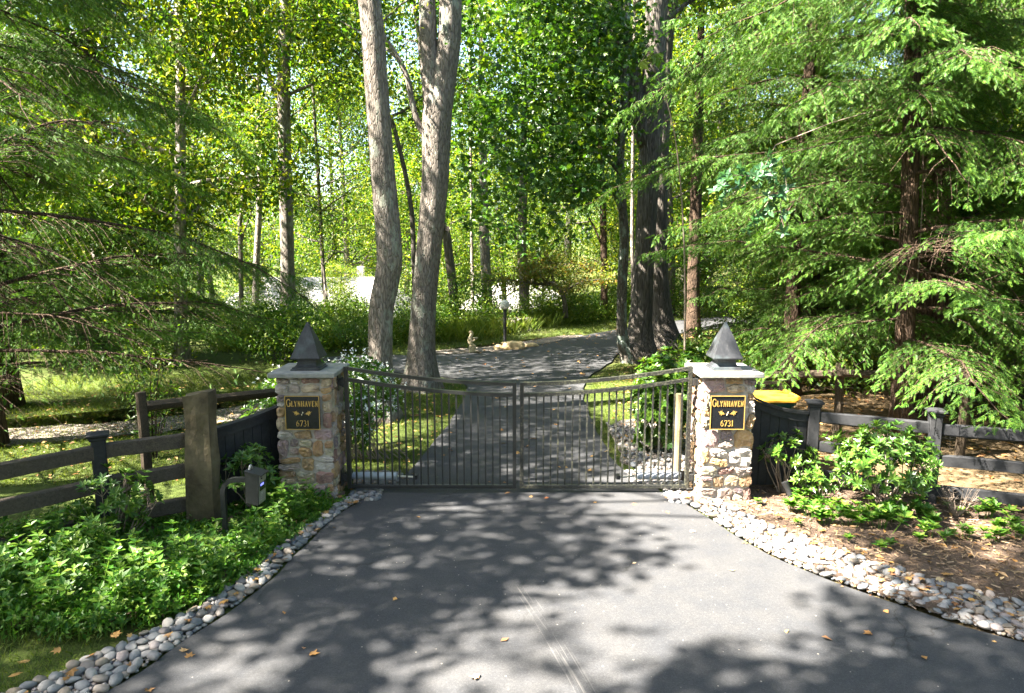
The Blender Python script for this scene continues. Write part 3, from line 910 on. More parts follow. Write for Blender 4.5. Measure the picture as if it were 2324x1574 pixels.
# ------------------------------------------------------------------ board panels, posts and rails
def board_panel(p0, p1, z0, z1, label, base=.06):
    """p0 is at the pillar (tall end)"""
    p0, p1 = np.array(p0, float), np.array(p1, float)
    L = np.linalg.norm(p1 - p0)
    d = (p1 - p0) / L
    nrm = np.array([d[1], -d[0]])
    if nrm[1] > 0: nrm = -nrm
    ang = math.atan2(d[1], d[0])
    root = empty('board_fence', (*p0, 0), label, 'board fence', 'curved board fences beside the pillars')
    top = lambda u: z1 + (z0 - z1) * (1 - u) ** 1.9
    n = int(L / .105)
    bm = MB()
    for i in range(n):
        ua, ub = i / n + .003 / L, (i + 1) / n - .003 / L
        a, b = p0 + d * L * ua, p0 + d * L * ub
        za, zb = top(ua) - .02, top(ub) - .02
        f, k = nrm * .014, -nrm * .008
        V = [(*(a + f), base), (*(b + f), base), (*(b + f), zb), (*(a + f), za), (*(a + k), base), (*(b + k), base), (*(b + k), zb), (*(a + k), za)]
        bm.add(V, [(0, 1, 2, 3), (5, 4, 7, 6), (1, 5, 6, 2), (4, 0, 3, 7), (3, 2, 6, 7), (4, 5, 1, 0)])
    c = (p0 + p1) / 2 - nrm * .022
    zc = min(z0, z1) - .08
    bm.box((c[0], c[1], (base + zc) / 2), (L, .02, zc - base), rz=ang)
    bm.build('boards', M['paint'], root)
    us = np.linspace(0, 1, 20)
    cap, tr = MB(), MB()
    def strip(mb, w0, w1, zo0, zo1):
        rings = []
        for u in us:
            q = p0 + d * L * u
            z = top(u)
            rings.append([(*(q + nrm * w1), z + zo0), (*(q + nrm * w1), z + zo1), (*(q + nrm * w0), z + zo1), (*(q + nrm * w0), z + zo0)])
        mb.rings(rings)
    strip(cap, -.045, .055, .0, .032)
    cap.build('cap_rail', M['paint'], root)
    strip(tr, .0145, .034, -.095, -.003)
    tr.build('trim_rail', M['paint'], root)
    return root
board_panel((-2.785, 8.2), (-3.52, 7.36), 1.13, .98, 'dark curved board fence between the keypad post and shaded pillar')
board_panel((2.875, 8.33), (3.70, 8.36), 1.25, .98, 'dark curved board fence behind the thin shrub, right of sunlit pillar')
def post_mb(x, y, h, w=.135, rz=0.0):
    b = MB()
    b.box((x, y, h / 2 - .05), (w, w, h + .1), rz=rz, ch=.01)
    c = MB()
    R = rotz(rz)
    rings = []
    for a, z in ((w / 2 + .006, h - .03), (w / 2 + .012, h - .022), (w / 2 + .012, h), (w / 2 + .034, h + .018), (w / 2 + .034, h + .034), (w / 2 - .01, h + .05), (.01, h + .062)):
        rings.append([np.array((x, y, z)) + R @ np.array(q) for q in ((-a, -a, 0), (a, -a, 0), (a, a, 0), (-a, a, 0))])
    c.rings(rings)
    return b, c
def rough_beam(mb, p, q, w, h, seed, seg=9, rnd=.012):
    p, q = np.asarray(p, float), np.asarray(q, float)
    d = (q - p) / np.linalg.norm(q - p)
    s = np.cross(d, (0, 0, 1)); s /= np.linalg.norm(s)
    u = np.cross(s, d)
    rings = []
    for i in range(seg + 1):
        t = i / seg
        c = p + (q - p) * t
        k = [noise.noise(Vector((t * 3, j * 5.3, seed))) * rnd for j in range(8)]
        e = .010
        pr = [(-w / 2 + e, -h / 2), (w / 2 - e, -h / 2), (w / 2, -h / 2 + e), (w / 2, h / 2 - e), (w / 2 - e, h / 2), (-w / 2 + e, h / 2), (-w / 2, h / 2 - e), (-w / 2, -h / 2 + e)]
        rings.append([c + s * (a + k[j] * .6) + u * (b + k[(j + 3) % 8]) for j, (a, b) in enumerate(pr)])
    mb.rings(rings)
def rail_fence(posts, zs, mat_rail, label, w=.075, h=.135, ends=None):
    root = empty('rail_fence', (*posts[0][:2], 0), label, 'rail fence', 'post and rail fences')
    for (x, y, hh, rz) in posts:
        if hh <= 0: continue
        b, c = post_mb(x, y, hh, rz=rz)
        po = b.build('post', M['paint'], root)
        c.build('post_cap', M['paint'], po)
    for i in range(len(posts) - 1):
        a, b_ = np.array(posts[i][:2]), np.array(posts[i + 1][:2])
        d = (b_ - a) / np.linalg.norm(b_ - a)
        for j, z in enumerate(zs):
            r = MB()
            rough_beam(r, (*(a + d * .05), z + random.uniform(-.012, .012)), (*(b_ - d * .05), z + random.uniform(-.012, .012)), w, h, i * 7 + j * 3 + len(label))
            r.build('rail', mat_rail, root)
    return root
rail_fence([(-3.52, 7.30, 0, 0), (-4.27, 6.84, 1.10, .5), (-5.47, 5.42, 1.10, .78), (-7.1, 3.6, 1.10, .78)], (.95, .60, .22), M['rail'], 'weathered rail fence running past the tall stone slab', w=.095, h=.15)
rail_fence([(3.785, 8.36, 1.10, -.25), (4.96, 7.80, 1.12, -.35), (7.4, 6.85, 1.10, -.35)], (.94, .56, .19), M['paint'], 'charcoal rail fence behind the round glossy shrub')

def round_post(x, y, h, r, mat, label, seed, lean=(0, 0), group=None, cat='wooden post'):
    b = MB()
    pts = [(x + lean[0] * t, y + lean[1] * t, -.1 + (h + .1) * t) for t in np.linspace(0, 1, 8)]
    b.tube(pts, [r * (1 + .06 * noise.noise(Vector((t * 4, seed, 0)))) for t in np.linspace(0, 1, 8)], 10, wob=.04)
    return b.build('wooden_post', mat, None, label=label, cat=cat, group=group)
def split_rail_fence(label, posts, rails):
    root = empty('split_rail_fence', (posts[0][0], posts[0][1], 0), label, 'split rail fence', 'old wire and split rail fences')
    for i, (x, y, h, r) in enumerate(posts):
        b = MB()
        b.tube([(x, y, -.1), (x + .01, y, h * .5), (x - .005, y + .01, h)], [r * 1.05, r, r * .97], 10, wob=.05)
        b.build('post', M['rail_dark'], root)
    for i, (p, q) in enumerate(rails):
        p, q = np.array(p), np.array(q)
        b = MB()
        T = np.linspace(0, 1, 10)
        b.tube([p + (q - p) * t + np.array([0, 0, .025 * noise.noise(Vector((t * 3, i * 5.1 + p[0], 1)))]) for t in T], [.062 * (1 + .22 * noise.noise(Vector((t * 5, i, 3 + p[0])))) for t in T], 7, wob=.08)
        b.build('rail', M['rail_dark'], root)
    w = MB()
    for (p, q) in rails:
        p, q = np.array(p), np.array(q)
        L = np.linalg.norm(q - p)
        for k in range(int(L / .13) + 1):
            c = p + (q - p) * min(1, k * .13 / L)
            w.tube([(c[0], c[1], .03), (c[0], c[1], c[2])], .0013, 4, caps=False)
        for z in (.08, .25, .45, .68, .92):
            w.tube([(p[0], p[1], z), (q[0], q[1], z)], .0013, 4, caps=False)
    w.build('wire_mesh', M['black'], root)
    return root
split_rail_fence('old dark split rail fence with wire on the lawn behind the stone slab', [(-4.36, 7.86, 1.35, .06), (-2.55, 10.3, 1.25, .06)], [((-4.40, 7.95, 1.14), (-2.5, 10.25, 1.0))])
split_rail_fence('old dark split rail fence with wire behind the yellow lidded bin', [(2.75, 10.0, 1.2, .06), (5.05, 10.35, 1.28, .065), (6.6, 9.75, 1.28, .065)], [((2.7, 10.0, 1.13), (5.1, 10.3, 1.14)), ((5.0, 10.3, 1.15), (6.65, 9.75, 1.13))])
round_post(2.22, 8.86, 1.12, .05, M['post_pale'], 'pale yellowish round post just behind the sunlit gate leaf', 3)
p_ = at(1557, 836)
round_post(p_[0], p_[1], .62, .11, M['post_pale'], 'short thick round post among bushes right of the big trunk', 5)

# lattice panel behind the bin
def lattice():
    root = empty('lattice_panel', (3.3, 9.86, 0), 'dark diamond lattice panel behind the yellow lidded bin', 'lattice panel')
    b = MB()
    x0, x1, z0, z1 = 2.85, 3.95, .05, 1.06
    for s in (1, -1):
        k = -1.2
        while k < 2.4:
            pts = []
            # line z = z0 + s*(x - x0) + k
            xs = np.linspace(x0, x1, 60)
            zz = z0 + (xs - x0) * s + (k if s > 0 else k + .0)
            ok = (zz > z0) & (zz < z1)
            if ok.sum() > 2:
                i = np.where(ok)[0]
                b.bar((xs[i[0]], 9.86 + .006 * s, zz[i[0]]), (xs[i[-1]], 9.86 + .006 * s, zz[i[-1]]), .008, .03, up=(0, 1, 0) if False else (0, 0, 1))
            k += .115
    b.build('slats', M['rail_dark'], root)
    f = MB()
    for x in (x0, x1): f.box((x, 9.86, .55), (.05, .05, 1.1))
    f.box(((x0 + x1) / 2, 9.86, z1 + .02), (x1 - x0 - .05, .05, .04))
    f.build('frame', M['rail_dark'], root)
lattice()

# ------------------------------------------------------------------ tall stone slab
def monolith():
    b = MB()
    base = np.array([(-3.63, 7.36), (-3.57, 7.15), (-3.29, 7.20), (-3.27, 7.36), (-3.44, 7.42)])
    rings = []
    Hs = [-.1, .0, .15, .32, .5, .7, .9, 1.08, 1.25, 1.38, 1.47]
    n = 20
    for i, z in enumerate(Hs):
        t = max(0, z / 1.5)
        loop = []
        per = [(base[k] + (base[(k + 1) % 5] - base[k]) * u) for k in range(5) for u in (0, .25, .5, .75)]
        c = base.mean(0)
        for j, p in enumerate(per):
            q = c + (p - c) * (1 - .10 * t)
            nz = .028 * noise.noise(Vector((p[0] * 6, p[1] * 6, z * 3.2))) + .012 * noise.noise(Vector((p[0] * 20, p[1] * 20, z * 13)))
            dirn = (q - c) / np.linalg.norm(q - c)
            q = q + dirn * nz
            zz = z + (.10 * (q[0] + 3.42) / .18 * .35 + .02 * noise.noise(Vector((q[0] * 9, q[1] * 9, 2))) if i == len(Hs) - 1 else 0)
            loop.append((q[0] + .03 * t, q[1], zz))
        rings.append(loop)
    b.rings(rings)
    return b.build('stone_slab', M['monolith'], None, label='tall rough stone slab standing upright beside the keypad post', cat='stone slab')
monolith()

# ------------------------------------------------------------------ keypad intercom on a gooseneck
def intercom():
    root = empty('keypad_intercom', (-3.03, 6.9, 0), 'black keypad intercom on a bent square post by the stone slab', 'intercom')
    path = [(-3.04, 6.9, -.1), (-3.04, 6.9, .25), (-3.04, 6.9, .48)]
    for a in np.linspace(0, 90, 9)[1:]:
        path.append((-3.04 + .14 * (1 - cos(radians(a))), 6.9, .48 + .14 * sin(radians(a))))
    path.append((-2.765, 6.9, .62))
    b = MB(); b.tube(path, .034, 4, ph=pi / 4)
    b.build('post', M['black'], root)
    R = rotz(radians(-6))
    c = np.array([-2.685, 6.89, .565])
    def T(p): return c + R @ np.array(p)
    b = MB()
    # housing: side profile in x-z, keypad face on +x leaning back
    pf = [(-.075, -.165), (.055, -.195), (.075, .13), (-.075, .165)]
    y0, y1 = -.085, .085
    V = [T((x, y0, z)) for x, z in pf] + [T((x, y1, z)) for x, z in pf]
    b.add(V, [(0, 1, 2, 3), (7, 6, 5, 4), (0, 4, 5, 1), (1, 5, 6, 2), (2, 6, 7, 3), (3, 7, 4, 0)])
    # roof plate with overhang
    V = [T((x, y, z)) for y in (y0 - .006, y1 + .006) for x, z in ((-.08, .166), (.105, .122), (.105, .131), (-.08, .178))]
    b.add(V, [(0, 1, 2, 3), (7, 6, 5, 4), (0, 4, 5, 1), (1, 5, 6, 2), (2, 6, 7, 3), (3, 7, 4, 0)])
    body = b.build('housing', M['black'], root)
    def face(y, z, dz=.002):
        t = (z + .195) / .325
        return T((.055 + .02 * t + dz, y, z))
    def plate(name, ya, yb, za, zb, mat, o, parent):
        q = MB()
        V = [face(ya, za, o), face(yb, za, o), face(yb, zb, o), face(ya, zb, o), face(ya, za, 0), face(yb, za, 0), face(yb, zb, 0), face(ya, zb, 0)]
        q.add(V, [(0, 1, 2, 3), (4, 0, 3, 7), (1, 5, 6, 2), (3, 2, 6, 7), (0, 4, 5, 1)])
        return q.build(name, mat, parent)
    fp = plate('faceplate', -.074, .074, -.185, .118, M['steel'], .004, root)
    plate('display_window', -.062, .066, -.045, .040, M['sign'], .0065, fp)
    plate('lit_screen', -.050, .02, .006, .030, M['screen'], .008, fp)
    k = MB()
    for i in range(3):
        for j in range(4):
            y, z = -.035 + i * .035, -.075 - j * .024
            V = [face(y - .011, z - .008, .009), face(y + .011, z - .008, .009), face(y + .011, z + .008, .009), face(y - .011, z + .008, .009)]
            V += [face(y - .012, z - .009, .004), face(y + .012, z - .009, .004), face(y + .012, z + .009, .004), face(y - .012, z + .009, .004)]
            k.add(V, [(0, 1, 2, 3), (4, 0, 3, 7), (1, 5, 6, 2), (3, 2, 6, 7), (0, 4, 5, 1)])
    k.build('keys', M['key'], fp)
    s = MB()
    s.tube([face(-.03, .085, .003), face(-.03, .085, .012)], .009, 10)
    s.build('lock_cylinder', M['black'], fp)
    l = MB()
    arcp = [T((-.05 + .0 * i, -.03 + .06 * u, .17 + .042 * sin(pi * u))) for i, u in enumerate(np.linspace(0, 1, 9))]
    l.tube(arcp, .011, 8)
    l.build('carry_hasp', M['steel'], root)
intercom()

# ------------------------------------------------------------------ spotlight in the mulch
def spotlight():
    root = empty('spotlight', (3.33, 7.86, 0), 'small black spotlight on a stake in the mulch bed', 'spotlight')
    MB().tube([(3.33, 7.86, -.05), (3.33, 7.86, .10)], [.006, .012], 8).build('stake', M['black'], root)
    b = MB()
    a, e = np.array([3.345, 7.855, .075]), np.array([3.285, 7.90, .235])
    b.tube([a, a + (e - a) * .12, a + (e - a) * .7, e], [.022, .034, .038, .044], 14)
    b.build('lamp_head', M['black'], root)
    d = (e - a) / np.linalg.norm(e - a)
    h = MB(); h.tube([e + d * .001, e + d * .012], [.045, .045], 14); h.build('lamp_hood', M['black'], root)
spotlight()

# ------------------------------------------------------------------ recycling bin
def bin_():
    x0, x1, y0, y1 = 3.12, 3.74, 8.72, 9.32
    cx, cyy = (x0 + x1) / 2, (y0 + y1) / 2
    root = empty('recycling_bin', (cx, cyy, 0), 'green wheeled bin with yellow lid behind the curved board fence', 'bin')
    b = MB()
    rings = []
    for k, z in ((.78, .06), (.96, .98), (1.03, .985), (1.03, 1.03)):
        a, c = (x1 - x0) / 2 * k * .95, (y1 - y0) / 2 * k * .95
        e = .05
        rings.append([(cx + sx * (a - (e if q else 0)), cyy + sy * (c - (0 if q else e)), z) for sx, sy, q in ((-1, -1, 0), (-1, -1, 1), (1, -1, 1), (1, -1, 0), (1, 1, 0), (1, 1, 1), (-1, 1, 1), (-1, 1, 0))])
    b.rings(rings)
    b.build('body', M['green_pl'], root)
    l = MB()
    rings = []
    for k, z in ((1.06, 1.032), (1.08, 1.04), (1.08, 1.062), (1.0, 1.075), (.8, 1.085), (.3, 1.09)):
        a, c, e = (x1 - x0) / 2 * k, (y1 - y0) / 2 * k, .06 * k
        rings.append([(cx + sx * (a - (e if q else 0)), cyy + sy * (c - (0 if q else e)), z) for sx, sy, q in ((-1, -1, 0), (-1, -1, 1), (1, -1, 1), (1, -1, 0), (1, 1, 0), (1, 1, 1), (-1, 1, 1), (-1, 1, 0))])
    l.rings(rings)
    lid = l.build('lid', M['yellow'], root)
    h = MB(); h.tube([(x1 + .03, y0 + .06, 1.08), (x1 + .03, y1 - .05, 1.08)], .024, 10); h.build('handle', M['yellow'], root)
    for y in (y0 + .02, y1 - .02):
        MB().tube([(x1 - .12, y - .03, .1), (x1 - .12, y + .03, .1)], .1, 16).build('wheel', M['black'], root)
bin_()

# ------------------------------------------------------------------ far end of the drive: lamp, statue, ledge stone, stump, houses
def lamp_post():
    x, y = -0.225, 21.5
    root = empty('lamp_post', (x, y, 0), 'short black post lamp with clear globe by the ledge stone', 'lamp post')
    MB().tube([(x, y, -.05), (x, y, .06), (x, y, .08), (x, y, 1.08), (x, y, 1.10), (x, y, 1.16)], [.085, .085, .055, .048, .07, .06], 12).build('post', M['black'], root)
    g = MB()
    pts, rad = [], []
    for a in np.linspace(-72, 90, 14):
        pts.append((x, y, 1.31 + .155 * sin(radians(a)))); rad.append(max(.004, .155 * cos(radians(a))))
    g.tube(pts, rad, 18)
    g.build('glass_globe', M['globe'], root, smooth=True)
    MB().tube([(x, y, 1.462), (x, y, 1.49), (x, y, 1.53)], [.05, .03, .006], 10).build('globe_finial', M['black'], root)
lamp_post()
def skin(name, joints, edges, mat, levels=2, **kw):
    me = bpy.data.meshes.new(name)
    me.from_pydata([j[0] for j in joints], edges, [])
    o = bpy.data.objects.new(name, me)
    COL.objects.link(o)
    md = o.modifiers.new('skin', 'SKIN'); md.use_smooth_shade = True
    for i, j in enumerate(joints):
        sv = me.skin_vertices[0].data[i]
        sv.radius = (j[1], j[1]) if not isinstance(j[1], tuple) else j[1]
        sv.use_root = (i == 0)
    sd = o.modifiers.new('sub', 'SUBSURF'); sd.levels = levels; sd.render_levels = levels
    dg = bpy.context.evaluated_depsgraph_get()
    me2 = bpy.data.meshes.new_from_object(o.evaluated_get(dg))
    o.modifiers.clear()
    o.data = me2
    me2.name = name
    me2.materials.clear(); me2.materials.append(mat)
    return tag(o, **kw)
def statue():
    X, Y = -1.22, 20.12
    J = lambda x, y, z, r: ((X + x, Y + y, z), r)
    joints = [J(-.03, 0, .26, .085), J(-.05, 0, .36, .088), J(-.03, 0, .44, .078), J(.0, 0, .485, .042), J(.025, 0, .545, .062), J(.045, 0, .60, .055),
              # near leg (towards the camera): hip, knee forward, ankle, toe
              J(.02, -.06, .24, .056), J(.13, -.07, .20, .046), J(.09, -.07, .05, .032), J(.16, -.075, .022, .026),
              J(.0, .06, .23, .056), J(.08, .07, .18, .046), J(.0, .07, .045, .032), J(.08, .075, .022, .026),
              # arms held forward round a bowl
              J(-.02, -.09, .42, .036), J(.05, -.11, .33, .030), J(.12, -.06, .385, .024),
              J(-.02, .09, .42, .036), J(.05, .11, .33, .030), J(.12, .06, .385, .024)]
    edges = [(0, 1), (1, 2), (2, 3), (3, 4), (4, 5), (0, 6), (6, 7), (7, 8), (8, 9), (0, 10), (10, 11), (11, 12), (12, 13), (2, 14), (14, 15), (15, 16), (2, 17), (17, 18), (18, 19)]
    body = skin('garden_statue', joints, edges, M['statue'], 2, label='pale crouching stone figure holding a bowl at the lawn edge', cat='statue')
    b = MB()
    b.tube([(X + .125, Y, .375), (X + .125, Y, .385), (X + .125, Y, .43), (X + .125, Y, .445)], [.03, .055, .085, .088], 14)
    b.build('bowl', M['statue'], body)
    h = MB()
    for k in range(26):
        a, e = random.uniform(0, 2 * pi), random.uniform(.1, 1.5)
        c = np.array([X + .022, Y, .575]) + .058 * np.array([cos(a) * cos(e) - .25, sin(a) * cos(e), sin(e)])
        h.tube([c + (0, 0, -.012), c, c + (0, 0, .012)], [.008, .016, .008], 6)
    h.build('curled_hair', M['statue'], body)
    MB().box((X + .02, Y, .10), (.16, .22, .22), ch=.03).build('seat_block', M['statue'], body)
statue()
def rock(name, c, size, seed, mat, sub=3, rough=.28, flat=.0, **kw):
    bm = bmesh.new()
    bmesh.ops.create_icosphere(bm, subdivisions=sub, radius=1)
    for v in bm.verts:
        p = v.co.copy()
        s = 1 + rough * noise.noise(p * 1.1 + Vector((seed, seed * 2.3, 0))) + rough * .35 * noise.noise(p * 3.3 + Vector((seed, 0, seed)))
        q = Vector((max(-.78, min(.78, p.x)), max(-.78, min(.78, p.y)), max(-.7, min(.62 if flat else 1, p.z)))) if flat else p
        v.co = Vector((q.x * s * size[0], q.y * s * size[1], q.z * s * size[2]))
    me = bpy.data.meshes.new(name); bm.to_mesh(me); bm.free()
    me.materials.append(mat)
    o = mesh_obj(name, me)
    o.location = [float(v) for v in c]
    return tag(o, **kw)
rock('ledge_stone', (0.02, 20.75, .10), (.46, .26, .20), 3, M['slab'], flat=1, label='tan flat topped ledge stone at the foot of the post lamp', cat='stone')
rock('ledge_stone', (-0.42, 20.72, .05), (.16, .14, .11), 5, M['slab'], label='small tan stone just left of the flat ledge stone', cat='stone')
rock('ledge_stone', (0.62, 21.3, .04), (.22, .15, .09), 8, M['slab'], label='low tan stone just right of the flat ledge stone', cat='stone')
def stump():
    root = empty('tree_stump', (.14, 25.9, 0), 'wide weathered tree stump on the lawn behind the post lamp', 'tree stump')
    b = MB()
    rings = []
    for z, r in ((-.1, .95), (0, .82), (.12, .66), (.28, .58), (.42, .56)):
        rings.append([(.14 + r * (1 + .16 * sin(3 * t + 1) * (1.2 - z) + .08 * sin(7 * t)) * cos(t), 25.9 + r * (1 + .16 * sin(3 * t + 1) * (1.2 - z) + .08 * sin(7 * t)) * sin(t) * .9, z + (.05 * sin(5 * t) if z > .4 else 0)) for t in np.linspace(0, 2 * pi, 33)[:-1]])
    b.rings(rings, cap1=False)
    b.build('bark', M['bark_oak'], root)
    c = MB(); c.rings([rings[-1], [(.14 + (x - .14) * .1, 25.9 + (y - 25.9) * .1, .43) for x, y, z in rings[-1]]], cap0=False)
    c.build('cut_top', M['bark_pale'], root)
stump()
def house(name, x0, x1, y0, y1, zg, ze, zr, label, ridge_in, chim=None):
    """long house with a hipped shingle roof; the ridge runs along x"""
    root = empty(name, ((x0 + x1) / 2, (y0 + y1) / 2, zg), label, 'house', 'low houses beyond the trees')
    MB().box(((x0 + x1) / 2, (y0 + y1) / 2, (zg + ze) / 2 - .2), (x1 - x0, y1 - y0, ze - zg + .4)).build('wall', M['wallwhite'], root)
    o = .5
    ym = (y0 + y1) / 2
    V = [(x0 - o, y0 - o, ze), (x1 + o, y0 - o, ze), (x1 + o, y1 + o, ze), (x0 - o, y1 + o, ze), (x0 + ridge_in, ym, zr), (x1 - ridge_in, ym, zr),
         (x0 - o, y0 - o, ze - .14), (x1 + o, y0 - o, ze - .14), (x1 + o, y1 + o, ze - .14), (x0 - o, y1 + o, ze - .14)]
    b = MB().add(V, [(0, 1, 5, 4), (1, 2, 5), (2, 3, 4, 5), (3, 0, 4), (6, 7, 1, 0), (7, 8, 2, 1), (8, 9, 3, 2), (9, 6, 0, 3), (9, 8, 7, 6)])
    rf = b.build('roof', M['roof'], root)
    for fx in (.18, .4, .62, .84):
        x = x0 + (x1 - x0) * fx
        f = MB()
        for dx in (-.55, .55): f.box((x + dx, y0 - .03, zg + (ze - zg) * .55), (.08, .06, 1.3))
        for dz in (-.61, .61): f.box((x, y0 - .03, zg + (ze - zg) * .55 + dz), (1.02, .06, .08))
        w = f.build('window', M['wallwhite'], root)
        MB().box((x, y0 - .01, zg + (ze - zg) * .55), (1.02, .03, 1.14)).build('pane', M['window'], w)
    if chim is not None:
        MB().box((chim, ym + .3, zr + .05), (.42, .5, 1.3)).build('chimney', M['wallwhite'], rf)
house('low_house', -18.5, -7.2, 42, 50, -2.7, -1.05, 1.25, 'long low house with a sunlit pale roof left of the two big trunks', 1.5, -10.2)
house('low_house', -3.2, 4.2, 46, 54, -2.7, -.9, .95, 'small house with a sunlit pale roof behind the post lamp', 2.8)
# ------------------------------------------------------------------ pebble borders
def pebble_mesh(name, seed, sub=2):
    bm = bmesh.new()
    bmesh.ops.create_icosphere(bm, subdivisions=sub, radius=1)
    for v in bm.verts:
        p = v.co.copy()
        s = 1 + .34 * noise.noise(p * .9 + Vector((seed * 3.1, seed, 0))) + .12 * noise.noise(p * 2.4 + Vector((seed, 1, seed)))
        v.co = p * s
    me = bpy.data.meshes.new(name); bm.to_mesh(me); bm.free()
    me.polygons.foreach_set('use_smooth', np.ones(len(me.polygons), bool))
    me.materials.append(M['pebble'])
    return me
PEB = [pebble_mesh('river_stone', i) for i in range(8)]
_pv = []
for me in [pebble_mesh('tmp', 20 + i, 1) for i in range(4)]:
    v = np.empty(len(me.vertices) * 3); me.vertices.foreach_get('co', v)
    f = np.empty(len(me.polygons) * 3, int); me.polygons.foreach_get('vertices', f)
    _pv.append((v.reshape(-1, 3), f.reshape(-1, 3)))
def strip_sample(inner, outer, n, rng, rmin, rmax):
    """poisson-like stones between two polylines, big ones first"""
    A = spline([(*p, 0) for p in inner], 60); B = spline([(*p, 0) for p in outer], 60)
    out = []
    rs = np.sort(rng.uniform(0, 1, n) ** 1.35)[::-1] * (rmax - rmin) + rmin
    for r in rs:
        for _ in range(14):
            i = rng.uniform(0, 58.99); k = int(i); u = rng.uniform(.03, .97)
            p = (A[k] + (A[k + 1] - A[k]) * (i - k)) * (1 - u) + (B[k] + (B[k + 1] - B[k]) * (i - k)) * u
            if all((p[0] - q[0]) ** 2 + (p[1] - q[1]) ** 2 > (.80 * (r + q[2])) ** 2 for q in out):
                out.append((p[0], p[1], r)); break
    return out
PIN_L = [(-3.2, 3.66), (-2.78, 4.27), (-2.55, 4.88), (-2.38, 5.38), (-2.23, 5.9), (-2.14, 6.7), (-1.96, 7.6), (-1.72, 8.15)]
POUT_L = [(-3.9, 3.9), (-3.40, 4.3), (-3.02, 4.82), (-2.74, 5.22), (-2.50, 5.8), (-2.36, 6.6), (-2.10, 7.55), (-2.0, 8.0)]
PIN_R = [(1.92, 8.2), (2.12, 7.72), (2.47, 6.64), (2.85, 6.0), (3.36, 5.45), (3.70, 5.10), (4.0, 4.86), (4.7, 4.3)]
POUT_R = [(2.25, 8.3), (2.52, 7.78), (2.90, 6.98), (3.27, 6.50), (3.78, 5.95), (4.16, 5.62), (4.42, 5.42), (5.2, 4.9)]
def pebbles():
    rng = np.random.default_rng(5)
    cand = []
    for side, (a, b, n) in enumerate(((PIN_L, POUT_L, 1300), (PIN_R, POUT_R, 2400))):
        for (x, y, r) in strip_sample(a, b, n, rng, .012, .052): cand.append((x, y, r, side))
    cam_ = np.array([0, 0, CAM_H])
    def vis(c):
        X, Y = proj((c[0], c[1], .03))
        return -15 < X < 2339 and Y < 1590
    cand.sort(key=lambda c: -(c[2] / np.linalg.norm(np.array([c[0], c[1], 0]) - cam_)) if vis(c) else 1)
    main = cand[:290]
    rest = cand[290:]
    lab = ('smooth rounded river stone in the pebble border below the leafy planting', 'smooth rounded river stone in the pebble border below the mulch bed')
    grp = ('river stones edging the driveway under the planting', 'river stones edging the driveway under the mulch bed')
    for (x, y, r, s) in main:
        o = bpy.data.objects.new('river_stone', PEB[rng.integers(len(PEB))])
        COL.objects.link(o)
        e = rng.uniform(.72, 1.25)
        o.scale = (r * e, r / e * rng.uniform(.85, 1.05), r * rng.uniform(.45, .75))
        o.rotation_euler = (rng.uniform(-.3, .3), rng.uniform(-.3, .3), rng.uniform(0, 6.28))
        o.location = (x, y, .012 + r * .26 + rng.uniform(0, .02))
        tag(o, lab[s], 'stone', grp[s])
    mb = MB()
    def put(x, y, r, z):
        v, f = _pv[rng.integers(4)]
        R = np.array(Matrix.Rotation(rng.uniform(0, 6.28), 3, 'Z') @ Matrix.Rotation(rng.uniform(-.4, .4), 3, 'X'))
        mb.addarr((v * (r * rng.uniform(.85, 1.2), r * rng.uniform(.75, 1), r * .62)) @ R.T + (x, y, z), f)
    for (x, y, r, s) in rest: put(x, y, r, .015 + r * .3)
    for a, b, n in ((PIN_L, POUT_L, 800), (PIN_R, POUT_R, 1000)):       # small stones filling the gaps underneath
        for (x, y, r) in strip_sample(a, b, n, rng, .014, .03): put(x, y, r, .012)
    for (x0, x1, y0, y1, n) in ((-2.05, -1.5, 8.35, 8.95, 240), (1.55, 2.25, 8.3, 9.0, 330), (1.65, 2.75, 9.1, 11.6, 600), (-1.98, -1.62, 7.9, 8.4, 110), (1.9, 2.3, 7.8, 8.4, 120)):
        for _ in range(n):
            put(rng.uniform(x0, x1), rng.uniform(y0, y1), rng.uniform(.015, .055), rng.uniform(.01, .03))
    mb.build('small_pebbles', M['pebble'], smooth=True, kind='stuff', label='small pebbles between the river stones and inside the gate')
pebbles()

